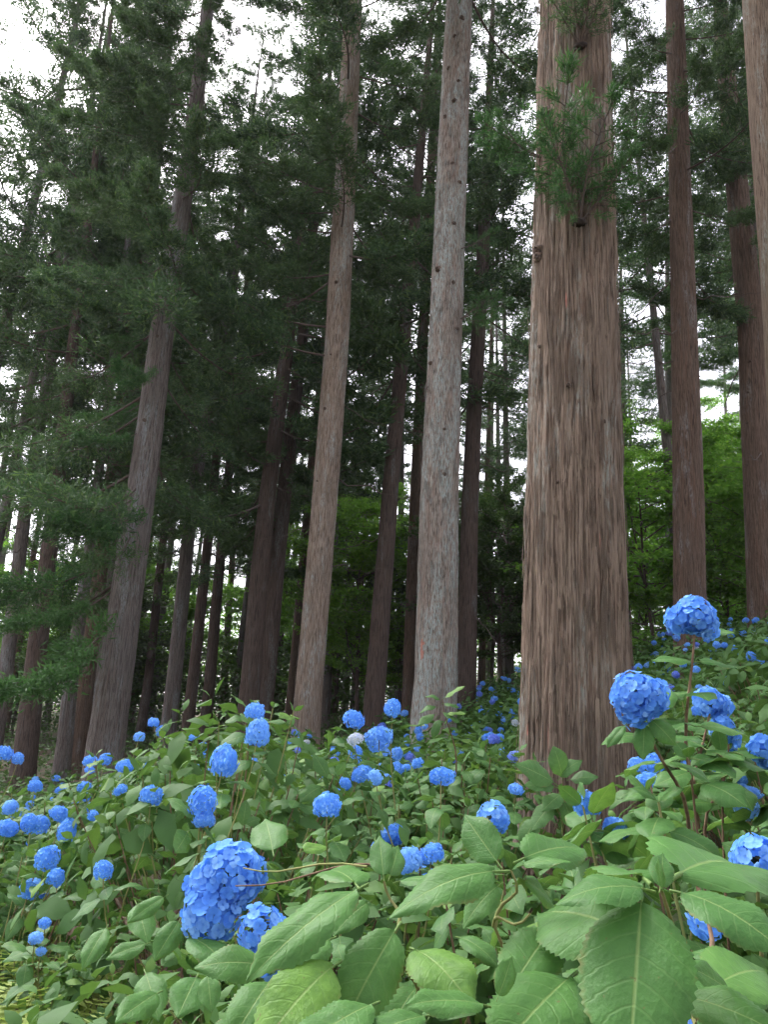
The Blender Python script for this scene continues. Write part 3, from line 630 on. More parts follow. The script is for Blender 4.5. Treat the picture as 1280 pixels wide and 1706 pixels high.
def floret_geo(r, s=1.0):
    v = []; f = []; uv = []
    tilt = r.uniform(-.1, .25)
    for k in range(4):
        a = k * math.pi / 2 + r.normal() * .08; c, s_ = math.cos(a), math.sin(a); wd = r.uniform(.9, 1.1)
        loc = [(.02, 0, 0, 0), (.40, -.50 * wd, .01 + .03 * (k % 2), .45), (.82, -.50 * wd, .07, .85), (1.0, 0, .09, 1), (.82, .50 * wd, .07, .85), (.40, .50 * wd, .01 + .03 * (k % 2), .45), (.58, 0, -.02, .6)]
        b = len(v)
        for x, y, z, q in loc:
            z = z + tilt * x + .03 * k % 2; v.append((s * (x * c - y * s_), s * (x * s_ + y * c), s * z)); uv.append((.5, q))
        f += [[b + i, b + i + 1, b + 6] for i in range(5)] + [[b + 5, b, b + 6]]
    return np.array(v), f, uv
def fib(n):
    i = np.arange(n) + .5; ph = np.arccos(1 - 2 * i / n); th = np.pi * (1 + 5 ** .5) * i
    return np.stack([np.cos(th) * np.sin(ph), np.sin(th) * np.sin(ph), np.cos(ph)], -1)
def frame(d, r):
    d = Vector(d).normalized(); x = d.orthogonal().normalized(); y = d.cross(x); a = r.rand() * 6.28
    x2 = x * math.cos(a) + y * math.sin(a); return Matrix((x2, d.cross(x2), d)).transposed()
def gen_head(seed, n, fs, mat, asp=(1, 1, .85), name='flower_head'):
    """mop-head of radius 1"""
    r = np.random.RandomState(seed); V = []; Fc = []; UV = []; c = 0; lump = r.normal(size=(5, 3)); lump /= np.linalg.norm(lump, axis=1)[:, None]
    for p in fib(n):
        if p[2] < -.72: continue
        k = 1 + .26 * max(lump @ p) - .17 + r.normal() * .05
        v, f, uv = floret_geo(r, fs * r.uniform(.85, 1.15)); Mx = np.array(frame(p + r.normal(size=3) * .2, r))
        V.append(v @ Mx.T + p * np.array(asp) * k); Fc += [[i + c for i in q] for q in f]; UV += uv; c += len(v)
    core = fib(60) * np.array(asp) * .8
    return mesh(name, np.concatenate(V), Fc, mat, uv=UV, smooth=False)
HM = [gen_head(600 + i, 120, .215, PETAL, [(1, 1, .85), (1, .95, 1.1), (1.1, .9, .8), (1, 1, .95)][i]) for i in range(4)]
HV = [gen_head(610 + i, 105, .22, PETAL_V) for i in range(2)]
HP = [gen_head(620, 85, .2, PETAL_P, (1, 1, .7))]
HS = [gen_head(630, 34, .36, PETAL), gen_head(631, 26, .38, PETAL, (1, 1, .7))]
FLO = []
for i in range(5):
    r_ = np.random.RandomState(640 + i); v_, f_, u_ = floret_geo(r_, 1.0); FLO.append(mesh('floret', v_, f_, PETAL, uv=u_, smooth=False))
def gen_stem(seed, mat, name='stem'):
    t = np.linspace(0, 1, 7); r = np.random.RandomState(seed)
    p = np.stack([.022 * np.sin(np.pi * t) * r.choice([-1, 1]), .015 * np.sin(2 * np.pi * t), t], -1)
    v, f = tube(p, .0038 * (1.3 - .6 * t), 6); return mesh(name, v, f, mat)
SG = [gen_stem(i, STEM_G) for i in range(2)]; SB = [gen_stem(5 + i, STEM_B) for i in range(3)]

def axes(y, zhint):
    y = Vector(y).normalized(); z = Vector(zhint); z = z - y * z.dot(y)
    z = z.normalized() if z.length > 1e-4 else y.orthogonal().normalized()
    return Matrix((y.cross(z), y, z)).transposed()
BOF = {}
class Bush:
    def __init__(s, x, y, label, group=None, z=None):
        s.c = Vector((x, y, H(x, y) if z is None else z)); s.root = bpy.data.objects.new('hydrangea_bush', None); COL.objects.link(s.root)
        s.root.location = s.c; s.root.empty_display_size = .2; tag(s.root, label, 'hydrangea', group); BOF[s.root.name] = s
    def put(s, name, me, M, parent=None):
        return ob(name, me, s.root if parent is None else parent, Matrix.Translation(-s.c) @ M if parent is None else M)
    def leaf(s, p, d, nrm, L, src, w=1.0):
        M = axes(d, nrm).to_4x4(); M.translation = p
        return s.put('leaf', src, M @ Matrix.Diagonal((L * w, L, L, 1)))
    def stem(s, a, b, th=1.0, brown=True, name='stem'):
        a, b = Vector(a), Vector(b); d = b - a; L = d.length; q = d.to_track_quat('Z', 'Y').to_matrix().to_4x4(); q.translation = a
        return s.put(name, random.choice(SB if brown else SG), q @ Matrix.Diagonal((th * .9 + .1 * L, th * .9 + .1 * L, L, 1)))
    def whorl(s, p, axis, L, r, srcs, pairs=3, az=None, cull=None, k0=0):
        """opposite pairs of leaves down a shoot"""
        axis = Vector(axis).normalized(); x = axis.orthogonal().normalized(); y = axis.cross(x); a0 = r.rand() * 6.28 if az is None else az
        for k in range(k0, pairs):
            a1 = a0 + k * math.pi / 2; op = [.5, 1.25, 1.7, 1.85][min(k, 3)] + r.normal() * .1; sz = [.5, .92, 1.1, 1.05][min(k, 3)]
            for h in (0, 1):
                a = a1 + h * math.pi + r.normal() * .18; rd = x * math.cos(a) + y * math.sin(a)
                d = rd * math.sin(op) + axis * math.cos(op); n = axis * math.sin(op) - rd * math.cos(op) + Vector(r.normal(size=3)) * .18
                b = p - axis * (.035 * k * L / .15)
                if cull and cull(b + d * L * sz * .6): continue
                s.leaf(b, d, n, L * sz * r.uniform(.82, 1.15), srcs[r.randint(len(srcs))])
    def head(s, p, R, r, src=None, tilt=None):
        me = src or (HM[r.randint(4)] if r.rand() < .9 else HV[r.randint(2)])
        M = (Matrix.Rotation(r.rand() * 6.28, 4, 'Z') if tilt is None else tilt); k = R / 1.15
        M = Matrix.Translation(p) @ Matrix.Rotation(r.normal() * .35, 4, 'X') @ Matrix.Rotation(r.normal() * .35, 4, 'Y') @ M @ Matrix.Diagonal((k, k * r.uniform(.9, 1.1), k * r.uniform(.9, 1.1), 1))
        return s.put('flower_head', me, M)
    def hero_head(s, p, lobes, fs, dens, r):
        """close flower head with every floret its own piece; lobes: offsets and radii"""
        if len(lobes) > 1: lobes = lobes + [(tuple(np.mean([o for o, R in lobes[:3]], axis=0)), float(np.mean([R for o, R in lobes[:3]])) * .92)]
        mb = Mb()
        for o, R in lobes:
            mb.add(fib(40) * R * .62 + np.array(o), [[i, (i + 1) % 40, (i + 2) % 40] for i in range(38)])
        hd = s.put('flower_head', mb.mesh('flower_head', STEM_G), Matrix.Translation(p))
        for o, R, lay in [(o, R, l_) for o, R in lobes for l_ in (1.0, .84)]:
            o = np.array(o)
            for q in fib(int(dens * R * R * (1 if lay == 1 else .6))):
                pt = o + q * R * (.96 * lay + r.normal() * .035)
                if (lay < 1 and q[1] > .5) or any(np.linalg.norm(pt - np.array(o2)) < R2 * .52 for o2, R2 in lobes if not (np.allclose(o2, o) and R2 == R)): continue
                nn = q + r.normal(size=3) * .22
                k = fs * r.uniform(.82, 1.2); M = frame(nn, r).to_4x4() @ Matrix.Scale(k, 4); M.translation = Vector(pt)
                ob('floret', FLO[r.randint(5)], hd, M)
        return hd

# shared foliage masses for bushes too far to pick the leaves apart
def gen_mass(seed, nsh=46):
    r = np.random.RandomState(seed); V = []; Fc = []; UV = []; c = 0
    srcs = []
    for me in LF:
        vv = np.array([v.co[:] for v in me.vertices]); ff = [list(p.vertices) for p in me.polygons]; u = np.zeros((len(vv), 2), np.float32)
        for l in me.loops: u[l.vertex_index] = me.uv_layers[0].data[l.index].uv[:]
        srcs.append((vv, ff, u))
    for i in range(nsh):
        a = i * 2.39996 + r.normal() * .3; s = (i + .5) / nsh; el = math.asin(s); rr = math.cos(el) * r.uniform(.85, 1.1)
        p = Vector((rr * math.cos(a), rr * math.sin(a), 1.4 * (.28 + .72 * math.sin(el)) * r.uniform(.9, 1.08)))
        ax_ = (Vector((math.cos(a) * math.cos(el), math.sin(a) * math.cos(el), math.sin(el) + .4)) + Vector(r.normal(size=3)) * .22).normalized()
        x = ax_.orthogonal().normalized(); y_ = ax_.cross(x); a0 = r.rand() * 6.28
        for k in range(3):
            op = [.5, 1.25, 1.7][k] + r.normal() * .1
            for h in (0, 1):
                aa = a0 + k * 1.57 + h * math.pi + r.normal() * .18; rd = x * math.cos(aa) + y_ * math.sin(aa)
                d = rd * math.sin(op) + ax_ * math.cos(op); n = ax_ * math.sin(op) - rd * math.cos(op)
                Mx = np.array(axes(d, n)) * (.19 * [.5, .95, 1.1][k] * r.uniform(.8, 1.15)); vv, ff, u = srcs[r.randint(2)]
                V.append(vv @ Mx.T + np.array(p - ax_ * .045 * k + rd * .02)); Fc += [[q + c for q in f] for f in ff]; UV.append(u); c += len(vv)
    return mesh('foliage', np.concatenate(V), Fc, LEAF_F, uv=np.concatenate(UV))
FM = [gen_mass(900 + i) for i in range(5)]
# --- hand placed foreground
BA = Bush(.42, 1.12, 'hydrangea bush with huge serrated leaves and a leafy tip in front of the massive trunk')
BB_ = Bush(-.12, 1.42, 'hydrangea bush with drooping pale green leaves beside the double blue flower head')
BC = Bush(-.52, 2.25, 'hydrangea bush carrying the biggest double blue flower head on its flank')
BD = Bush(1.02, 2.35, 'tall hydrangea bush with two large blue heads raised beside the massive trunk')
BE = Bush(1.25, 1.55, 'hydrangea bush below the tall one with a blue head cut off by the picture edge')
BF = Bush(.52, 3.9, 'hydrangea with dark leafy sprigs standing right in front of the massive trunk')
BG = Bush(.25, 4.9, 'hydrangea with a bright young shoot in front of the lichen streaked trunk')
r0 = np.random.RandomState(77)
def hl(b, bx, by, bY, tx, ty, tY, w=1.0, cam_=.5, src=None, tw=0.0):
    p = up(bx, by, bY); q = up(tx, ty, tY); d = q - p
    tc_ = (CAM - p).normalized(); n = Vector((0, 0, 1)) * (1 - cam_) + tc_ * cam_ + R_ * tw
    me = src or LN[r0.randint(4)]
    return b.leaf(p, d, n, d.length * 1.06, me, w * (.8 if me in LN else 1.0))
# shoot A
hl(BA, 1070, 1494, .82, 1050, 1750, .72, .80, .8, LNW[0])
hl(BA, 1092, 1484, .82, 935, 1452, .80, .95, .25, LN[1])
hl(BA, 1118, 1482, .80, 1300, 1528, .72, .98, .38, LN[1])
hl(BA, 1112, 1466, .84, 1256, 1388, 1.02, 1.1, .35, LN[0])
hl(BA, 1085, 1470, .86, 1010, 1420, 1.04, 1.0, .3, LN[0])
hl(BA, 1052, 1556, .92, 892, 1476, 1.0, 1.15, .45, LNW[1])
hl(BA, 1100, 1486, .80, 1108, 1418, .83, .95, .9, LN[3], .3)
hl(BA, 1106, 1486, .79, 1094, 1432, .79, .7, .6, LN[3], -.6)
BA.stem(up(1140, 1720, .98), up(1104, 1486, .81), .65, False)
# shoot B
hl(BA, 836, 1446, 1.0, 772, 1356, 1.05, 1.05, .8, LN[3], -.2)
hl(BA, 858, 1436, 1.02, 978, 1384, 1.1, .95, .45, LN[0])
hl(BA, 862, 1444, 1.0, 946, 1420, .98, .8, .2, LN[0])
hl(BA, 848, 1450, .98, 655, 1462, .92, .72, .35, LN[1])
hl(BA, 866, 1462, 1.05, 942, 1502, 1.1, .8, .5, LN[0])
hl(BA, 838, 1470, 1.02, 770, 1520, .98, .9, .4, LN[1])
BA.stem(up(825, 1545, 1.02), up(852, 1450, 1.0), .62, False); BA.stem(up(890, 1720, 1.15), up(825, 1545, 1.02), .7, False)
BA.stem(up(822, 1543, 1.02), up(884, 1522, .98), .5, False)
# leaves below A and B
hl(BA, 842, 1662, .92, 924, 1532, 1.0, 1.05, .7, LN[3])
hl(BA, 828, 1668, .84, 856, 1594, .86, .9, .8, LN[3], .5)
hl(BA, 818, 1676, .86, 694, 1648, .82, .9, .4, LN[0])
hl(BA, 962, 1618, .95, 838, 1720, .82, 1.0, .7, LN[0])
hl(BA, 684, 1578, 1.05, 778, 1622, .95, 1.15, .45, LN[1])
hl(BA, 1000, 1600, 1.1, 945, 1690, 1.0, 1.1, .5, LN[0])
hl(BA, 905, 1560, 1.1, 850, 1600, 1.05, 1.1, .4, LN[2])
hl(BA, 760, 1560, 1.15, 830, 1580, 1.1, 1.1, .4, LN[2])
# shoot C
hl(BB_, 640, 1468, 1.12, 632, 1390, 1.16, .95, .85, LN[3])
hl(BB_, 648, 1466, 1.14, 668, 1405, 1.2, .8, .6, LN[3], .4)
hl(BB_, 612, 1472, 1.05, 425, 1582, .92, .72, .45, LN[0])
hl(BB_, 656, 1470, 1.12, 752, 1446, 1.08, .8, .3, LN[1])
hl(BB_, 668, 1536, 1.05, 574, 1680, .93, .98, .72, LN[2])
hl(BB_, 600, 1480, 1.2, 540, 1420, 1.35, 1.0, .4, LN[0])
hl(BB_, 620, 1500, 1.15, 560, 1535, 1.1, .9, .5, LN[1])
BB_.stem(up(655, 1560, 1.1), up(640, 1468, 1.12), .62, False); BB_.stem(up(690, 1700, 1.2), up(655, 1560, 1.1), .7, False)
BB_.stem(up(612, 1444, 1.5), up(405, 1446, 1.66), .45, False); BB_.stem(up(640, 1440, 1.55), up(392, 1476, 1.60), .45, True)
hl(BB_, 456, 1626, 1.05, 396, 1706, .95, 1.0, .7, LN[0])
hl(BB_, 568, 1600, .98, 440, 1696, .86, .95, .55, LN[1])
hl(BB_, 632, 1668, .9, 500, 1722, .82, 1.0, .45, LN[0])
hl(BB_, 450, 1612, 1.3, 340, 1584, 1.25, 1.0, .5, LN[1])
hl(BB_, 560, 1560, 1.2, 470, 1600, 1.1, .85, .4, LN[2])
hl(BB_, 720, 1690, .9, 600, 1712, .85, 1.0, .4, LN[0])
hl(BB_, 456, 1425, 1.75, 442, 1358, 1.85, 1.2, .6, LN[3])
hl(BB_, 500, 1420, 1.7, 545, 1400, 1.75, 1.0, .4, LN[0])
hl(BB_, 700, 1640, 1.2, 640, 1700, 1.1, 1.0, .4, LN[2])
# left flank
for a in [(302, 1528, 1.75, 260, 1592, 1.68, 1.0, .65), (330, 1622, 1.6, 300, 1680, 1.5, 1.2, .6), (240, 1615, 1.7, 262, 1678, 1.6, 1.0, .6), (345, 1618, 1.55, 352, 1676, 1.5, 1.2, .65),
          (250, 1570, 1.9, 180, 1590, 1.85, .9, .4), (410, 1700, 1.35, 345, 1720, 1.3, 1, .4), (225, 1500, 2.1, 245, 1555, 2.0, 1, .6), (280, 1490, 1.9, 215, 1530, 1.85, .8, .5),
          (180, 1540, 2.1, 140, 1600, 2.0, .9, .5), (310, 1560, 1.7, 380, 1580, 1.6, .9, .4), (270, 1650, 1.6, 200, 1690, 1.5, .9, .5)]:
    hl(BC, *a[:8], src=LN[r0.randint(4)])
# right side
hl(BE, 1224, 1656, 1.15, 1158, 1606, 1.12, 1.0, .55, LN[3])
hl(BE, 1118, 1655, 1.0, 1300, 1692, .9, .9, .4, LN[0])
hl(BE, 1195, 1640, 1.25, 1285, 1585, 1.3, 1.2, .5, LNW[1])
hl(BE, 1180, 1500, 1.35, 1245, 1555, 1.3, 1.1, .55, LN[1])
hl(BE, 1215, 1620, 1.3, 1150, 1560, 1.35, 1.0, .4, LN[2])
hl(BE, 1100, 1600, 1.3, 1170, 1660, 1.2, 1.1, .5, LN[0])
BE.stem(up(1150, 1720, 1.3), up(1165, 1480, 1.4), 1.2, True); BE.stem(up(1110, 1690, 1.1), up(1160, 1706, 1.05), .9, False)
# sprig before the trunk
for a in [(938, 1300, 930, 1248), (945, 1300, 992, 1288), (930, 1308, 868, 1268), (930, 1312, 880, 1300), (940, 1320, 905, 1345), (945, 1325, 962, 1350), (938, 1330, 960, 1380), (930, 1300, 958, 1258), (925, 1335, 885, 1375), (900, 1360, 865, 1400)]:
    hl(BF, a[0], a[1], 3.3, a[2], a[3], 3.25, 1.1, .5, LM[r0.randint(4)])
BF.stem(up(925, 1480, 3.4), up(938, 1300, 3.3), 1.0, True)
BF.stem(up(938, 1390, 3.35), up(905, 1300, 3.3), .8, False)
for a in [(738, 1165, 770, 1140), (735, 1168, 715, 1150), (736, 1172, 765, 1175), (730, 1178, 700, 1175), (735, 1185, 765, 1200), (728, 1188, 695, 1205), (740, 1190, 775, 1185), (735, 1195, 718, 1225)]:
    o = hl(BG, a[0], a[1], 4.6, a[2], a[3], 4.55, .75, .4, LM[r0.randint(4)])
BG.stem(up(760, 1290, 4.7), up(737, 1165, 4.6), 1.0, True)
# tall bush at the right: raised heads on stems with leaves
def stalk(b, px, py, Y, bx, by, bY, pairs, L, r):
    p = up(px, py, Y); q = up(bx, by, bY); b.stem(q, p, 1.2, True)
    for k in range(pairs):
        t = .16 + .2 * k; c = p.lerp(q, t); a = k * 1.57 + .3
        for h in (0, 1):
            aa = a + h * math.pi + r.normal() * .2; rd = Vector((math.cos(aa), math.sin(aa) * .8 - .1, .1 + r.normal() * .1)); b.leaf(c, rd, Vector((0, -.25, 1)), L * r.uniform(.85, 1.15), LN[r.randint(4)])
stalk(BD, 1158, 1060, 2.35, 1160, 1330, 2.4, 4, .15, r0)
stalk(BD, 1068, 1195, 2.05, 1150, 1400, 2.3, 2, .14, r0)
stalk(BD, 1185, 1180, 2.6, 1165, 1380, 2.5, 2, .15, r0)
stalk(BD, 1215, 1240, 2.5, 1180, 1420, 2.5, 3, .15, r0)
stalk(BD, 1085, 1300, 2.9, 1130, 1450, 2.9, 2, .13, r0)
hl(BD, 1045, 1205, 2.0, 1012, 1238, 1.98, .9, .5, LN[0]); hl(BD, 1080, 1195, 2.05, 1128, 1232, 2.0, 1.2, .6, LN[1]); hl(BD, 1075, 1200, 2.05, 1072, 1258, 2.0, 1.0, .7, LN[3])
hl(BD, 1090, 1190, 2.3, 1115, 1140, 2.4, 1.0, .4, LN[3]); hl(BD, 1180, 1055, 2.45, 1222, 1048, 2.4, 1.0, .4, LN[0])

HH = lambda b, px, py, Y, lobes, fs=.0145, dens=18000: b.hero_head(up(px, py, Y), [(tuple(R_ * (ox * Y / FPX) + U_ * (-oy * Y / FPX) + F_ * oz), rr * Y / FPX * .86) for ox, oy, oz, rr in lobes], fs, dens, r0)
HH(BC, 368, 1482, 1.72, [(12, -22, .015, 52), (-12, 34, -.01, 50), (28, 0, .06, 40), (-25, 5, .02, 38)])
HH(BB_, 440, 1560, 1.62, [(-4, -10, 0, 38), (12, 28, .0, 36), (30, 45, .05, 36)])
HH(BD, 1066, 1163, 2.02, [(-10, -8, 0, 40), (20, 0, .02, 36), (-8, 16, .0, 36)])
HH(BD, 1154, 1030, 2.35, [(4, -6, 0, 36), (-18, 4, .02, 27), (22, 10, .01, 25), (44, 26, .05, 13)])
HH(BD, 1186, 1172, 2.62, [(-6, -4, 0, 26), (18, 8, .02, 22)])
HH(BE, 1262, 1432, 1.5, [(0, 0, 0, 42), (20, 20, .02, 36)])
HH(BE, 1178, 1535, 1.6, [(0, 0, 0, 28)], .014)
HH(BE, 1130, 1692, 1.2, [(0, 6, 0, 28)], .013)
HH(BD, 1208, 1226, 2.6, [(-4, -12, 0, 22), (14, 10, .03, 22)])
HH(BD, 1273, 1248, 2.3, [(0, 0, 0, 26), (12, 12, 0, 24)])
HH(BA, 822, 1364, 2.2, [(0, 0, 0, 28)], .015)

# --- bushes with shoots over a dome
def dome(b, r, Hh, n, L, rng, srcs, pairs=3, heads=4, hr=(.055, .085), cull=None, stems=True, lo=.0):
    for i in range(n):
        a = i * 2.39996 + rng.normal() * .3; s = lo + (1 - lo) * (i + .5) / n; el = math.asin(min(1, s)); rr = r * (math.cos(el) * rng.uniform(.85, 1.1) + .02)
        p = b.c + Vector((rr * math.cos(a), rr * math.sin(a), Hh * (.30 + .70 * math.sin(el)) * rng.uniform(.9, 1.08)))
        if cull and cull(p): continue
        n_ = Vector((math.cos(a) * math.cos(el), math.sin(a) * math.cos(el), math.sin(el) + .35)) + Vector(rng.normal(size=3)) * .22
        b.whorl(p, n_, L * rng.uniform(.85, 1.15), rng, srcs, pairs, cull=cull)
        if stems and not verge(b.c): b.stem(b.c + Vector((rr * .15 * math.cos(a), rr * .15 * math.sin(a), -.05)), p, 1.1, i % 3 > 0)
    for i in range(heads):
        a = rng.rand() * 6.28 if rng.rand() < .3 else -math.pi / 2 + rng.normal() * .9
        el = rng.uniform(.15, 1.3); rr = r * math.cos(el) * 1.08
        p = b.c + Vector((rr * math.cos(a), rr * math.sin(a), Hh * (.34 + .70 * math.sin(el)) + .02))
        if cull and cull(p): continue
        q = rng.rand()
        b.stem(b.c.lerp(p, .55), p, .8, False); b.whorl(p - Vector((0, 0, .05)), Vector((0, 0, 1)) + Vector(rng.normal(size=3)) * .2, L * .95, rng, srcs, 3, cull=cull, k0=1)
        b.head(p, rng.uniform(*hr), rng, HP[0] if q < .035 else (HS[rng.randint(2)] if q < .22 else None))
        if rng.rand() < .4: b.head(p + Vector((rng.choice([-1, 1]) * .075, rng.normal() * .04, -.03 + rng.normal() * .03)), rng.uniform(*hr) * .85, rng)
def inner(b, r, hh):
    o = b.put('foliage', FM[rg.randint(5)], Matrix.Translation(b.c) @ Matrix.Rotation(rg.rand() * 6.28, 4, 'Z') @ Matrix.Diagonal((r, r, hh / 1.4, 1))); o['kind'] = 'stuff'
def verge(p):
    if p.y > 4.5: return False
    d = p.x + .52 + .42 * (p.y - 2.6)
    return d < 0 and p.y < 4.0 or p.z - H(p.x, p.y) > .50 + 1.1 * d + .8 * max(0, p.y - 3.7)
def nocam(p):
    if verge(p): return True
    if p.y < .9: return True
    x, y = pix(p)
    return p.y < 1.55 and (y < 1520 + (40 if x < 500 else 0))
rg = np.random.RandomState(88)
dome(BA, .62, .98, 34, .135, rg, LN, heads=0, cull=nocam)
dome(BB_, .58, .92, 40, .125, rg, LN, heads=0, cull=nocam)
dome(BC, .68, .98, 70, .112, rg, LN, heads=1, cull=nocam)
dome(BE, .6, 1.12, 26, .15, rg, LN, heads=2, cull=nocam)
dome(BD, .62, 1.35, 40, .145, rg, LN, heads=2, hr=(.04, .055), cull=nocam)
dome(BF, .6, 1.0, 40, .15, rg, LM, heads=1)
dome(BG, .65, 1.05, 40, .15, rg, LM, heads=2)
for b_, r_, h_ in [(BA, .5, .75), (BB_, .45, .7), (BC, .62, .86), (BD, .5, 1.05), (BE, .5, .85), (BF, .5, .85), (BG, .5, .9)]: inner(b_, r_, h_)
spots = [(-1.15, 3.75, .62, .95), (-.8, 2.95, .5, .85), (-1.8, 4.45, .62, .9), (-2.35, 5.0, .7, .85), (-.45, 3.05, .8, 1.12), (.55, 2.45, .7, 1.0), (.1, 3.0, .75, 1.05), (-.85, 3.55, .8, 1.2), (-.75, 4.4, .85, 1.52), (1.75, 2.9, .8, 1.25), (2.0, 4.1, .9, 1.3), (2.7, 5.0, .9, 1.3), (2.6, 3.7, .8, 1.3)]
def blocked(x, y):
    if (x - T1['base'].x) ** 2 + (y - T1['base'].y) ** 2 < .95 ** 2 or (.75 < x < 1.6 and 4.2 < y < 6.3): return True
    return any((x - b.c.x) ** 2 + (y - b.c.y) ** 2 < .52 ** 2 for b in (BA, BB_, BC, BD, BE, BF, BG)) or any((x - q[0]) ** 2 + (y - q[1]) ** 2 < .75 ** 2 for q in spots)
y = 4.6; row = 0
while y < 13.5:
    st = .95 + .03 * (y - 4); x0 = max(-.52 * y - .8, -1.2 - .62 * (y - 2.9)); x = x0 + (row % 2) * st * .5
    while x < .52 * y + 1.0:
        xx, yy = x + rg.normal() * .12, y + rg.normal() * .12
        if not blocked(xx, yy): spots.append((xx, yy, rg.uniform(.62, .82) * (1 + .02 * y), rg.uniform(.98, 1.2) + .1 * sm(1, 3, xx) - .3 * sm(1.8, 4.2, -xx) + .34 * math.exp(-((xx + .8) / .9) ** 2 - ((yy - 5.2) / 1.3) ** 2)))
        x += st
    y += .85 + .03 * (y - 4); row += 1
GN, GM, GF = 'hydrangea bushes in the near bank', 'hydrangea bushes in the middle of the bank', 'hydrangea bushes on the far slope'
ORD = 'nearest second third fourth fifth sixth seventh eighth ninth tenth eleventh twelfth thirteenth fourteenth fifteenth sixteenth seventeenth eighteenth nineteenth twentieth'.split()
LAND = [('the massive brown trunk', T1), ('the lichen streaked trunk', T2), ('the slender tan trunk', T3), ('the stout grey trunk', T4), ('the dark reddish uphill trunk', TREES[19]), ('the smooth reddish brown trunk', TREES[21])]
def rank_labels(pts, head):
    by = {}
    for i, p in enumerate(pts):
        k = min(range(len(LAND)), key=lambda k: (LAND[k][1]['base'].xy - Vector(p[:2])).length); sd = 'downhill' if p[0] < LAND[k][1]['base'].x else 'uphill'
        by.setdefault((k, sd), []).append(i)
    out = {}
    for (k, sd), ii in by.items():
        ii.sort(key=lambda i: (LAND[k][1]['base'].xy - Vector(pts[i][:2])).length)
        for n_, i in enumerate(ii):
            o_ = ORD[n_] if n_ < 20 else 'farther'
            out[i] = f"{head}, {o_ + (' nearest' if 0 < n_ < 20 else '')} to {LAND[k][0]} on its {sd} side" if n_ < 20 else f"{head} farther than twenty others from {LAND[k][0]}"
    return out
near_i = [i for i, q in enumerate(spots) if q[1] < 7.6]; mid_i = [i for i, q in enumerate(spots) if q[1] >= 7.6]
NLAB = {near_i[k]: v for k, v in rank_labels([spots[i] for i in near_i], 'near bank hydrangea bush').items()}
NLAB.update({mid_i[k]: v for k, v in rank_labels([spots[i] for i in mid_i], 'far bank hydrangea bush').items()})
for i, (x, y, r, hh) in enumerate(spots):
    if y < 7.6:
        b = Bush(x, y, NLAB[i], GN); near = y < 3.9
        dome(b, r, hh, 46 if y < 5.5 else 34, .138 if y < 4.6 else .15, rg, LM, heads=0 if y < 2.7 else rg.randint(2, 6) if x < .5 else rg.randint(1, 4), lo=.05, pairs=3, stems=True, hr=(.032, .06), cull=verge)
        k_ = .55 if verge(b.c - Vector((r * .7, 0, 0))) else .96; inner(b, r * k_, hh * k_)
    else:
        b = Bush(x, y, NLAB[i], GM)
        s = r * 1.05; M = Matrix.Translation(b.c) @ Matrix.Rotation(rg.rand() * 6.28, 4, 'Z') @ Matrix.Diagonal((s, s, hh / 1.4, 1))
        o = b.put('foliage', FM[rg.randint(5)], M); o['kind'] = 'stuff'
        for k in range(5):
            a = rg.rand() * 6.28; b.stem(b.c, b.c + Vector((math.cos(a) * r * .6, math.sin(a) * r * .6, hh * .8)), 1.2, True)
        for k in range(rg.randint(3, 8)):
            a = rg.rand() * 6.28 if rg.rand() < .4 else -math.pi / 2 + rg.normal() * .9; el = rg.uniform(.2, 1.35); rr = r * math.cos(el) * 1.05
            b.head(b.c + Vector((rr * math.cos(a), rr * math.sin(a), hh * (.32 + .72 * math.sin(el)))), rg.uniform(.036, .062), rg, HP[0] if rg.rand() < .06 else None)
for i in range(46):
    yy = rg.uniform(13.8, 24); t = rg.rand() ** .8; xx = yy * (.02 + .52 * t)
    if any((xx - T['base'].x) ** 2 + (yy - T['base'].y) ** 2 < .8 for T in TREES): continue
    b = Bush(xx, yy, 'small far hydrangea bush dotted with blue on the rising slope', GF); r = rg.uniform(.8, 1.1); hh = rg.uniform(1.0, 1.4)
    o = b.put('foliage', FM[rg.randint(5)], Matrix.Translation(b.c) @ Matrix.Rotation(rg.rand() * 6.28, 4, 'Z') @ Matrix.Diagonal((r, r, hh / 1.4, 1))); o['kind'] = 'stuff'
    for k in range(rg.randint(4, 8)):
        a = rg.rand() * 6.28 if rg.rand() < .3 else -math.pi / 2 + rg.normal() * .9; el = rg.uniform(.2, 1.35); rr = r * math.cos(el) * 1.05
        b.head(b.c + Vector((rr * math.cos(a), rr * math.sin(a), hh * (.32 + .72 * math.sin(el)))), rg.uniform(.06, .085), rg, HP[0] if rg.rand() < .06 else None)

# extra heads where the photograph shows them, carried by the nearest bush
ALLB = [o for o in COL.objects if o.name.startswith('hydrangea_bush')]
def bloom(px, py, Y, R, src=None, stretch=1.0):
    p = up(px, py, Y); o = min(ALLB, key=lambda q: (q.location - p).length); k = R * Y / FPX / 1.12
    M = Matrix.Translation(p - o.location) @ Matrix.Rotation(rg.rand() * 6, 4, 'Z') @ Matrix.Rotation(rg.normal() * .3, 4, 'X') @ Matrix.Diagonal((k, k, k * stretch, 1))
    ob('flower_head', src or HM[rg.randint(4)], o, M)
    d = (p - o.location) * .45 + Vector((0, 0, .12)); q = d.to_track_quat('Z', 'Y').to_matrix().to_4x4(); q.translation = p - o.location - d
    ob('stem', SG[0], o, q @ Matrix.Diagonal((.9, .9, d.length, 1)))
    if Y < 5.6: BOF[o.name].whorl(p - Vector((0, 0, R * Y / FPX)), Vector((0, 0, 1)) + Vector(rg.normal(size=3)) * .25, .135, rg, LM, 3, k0=1)
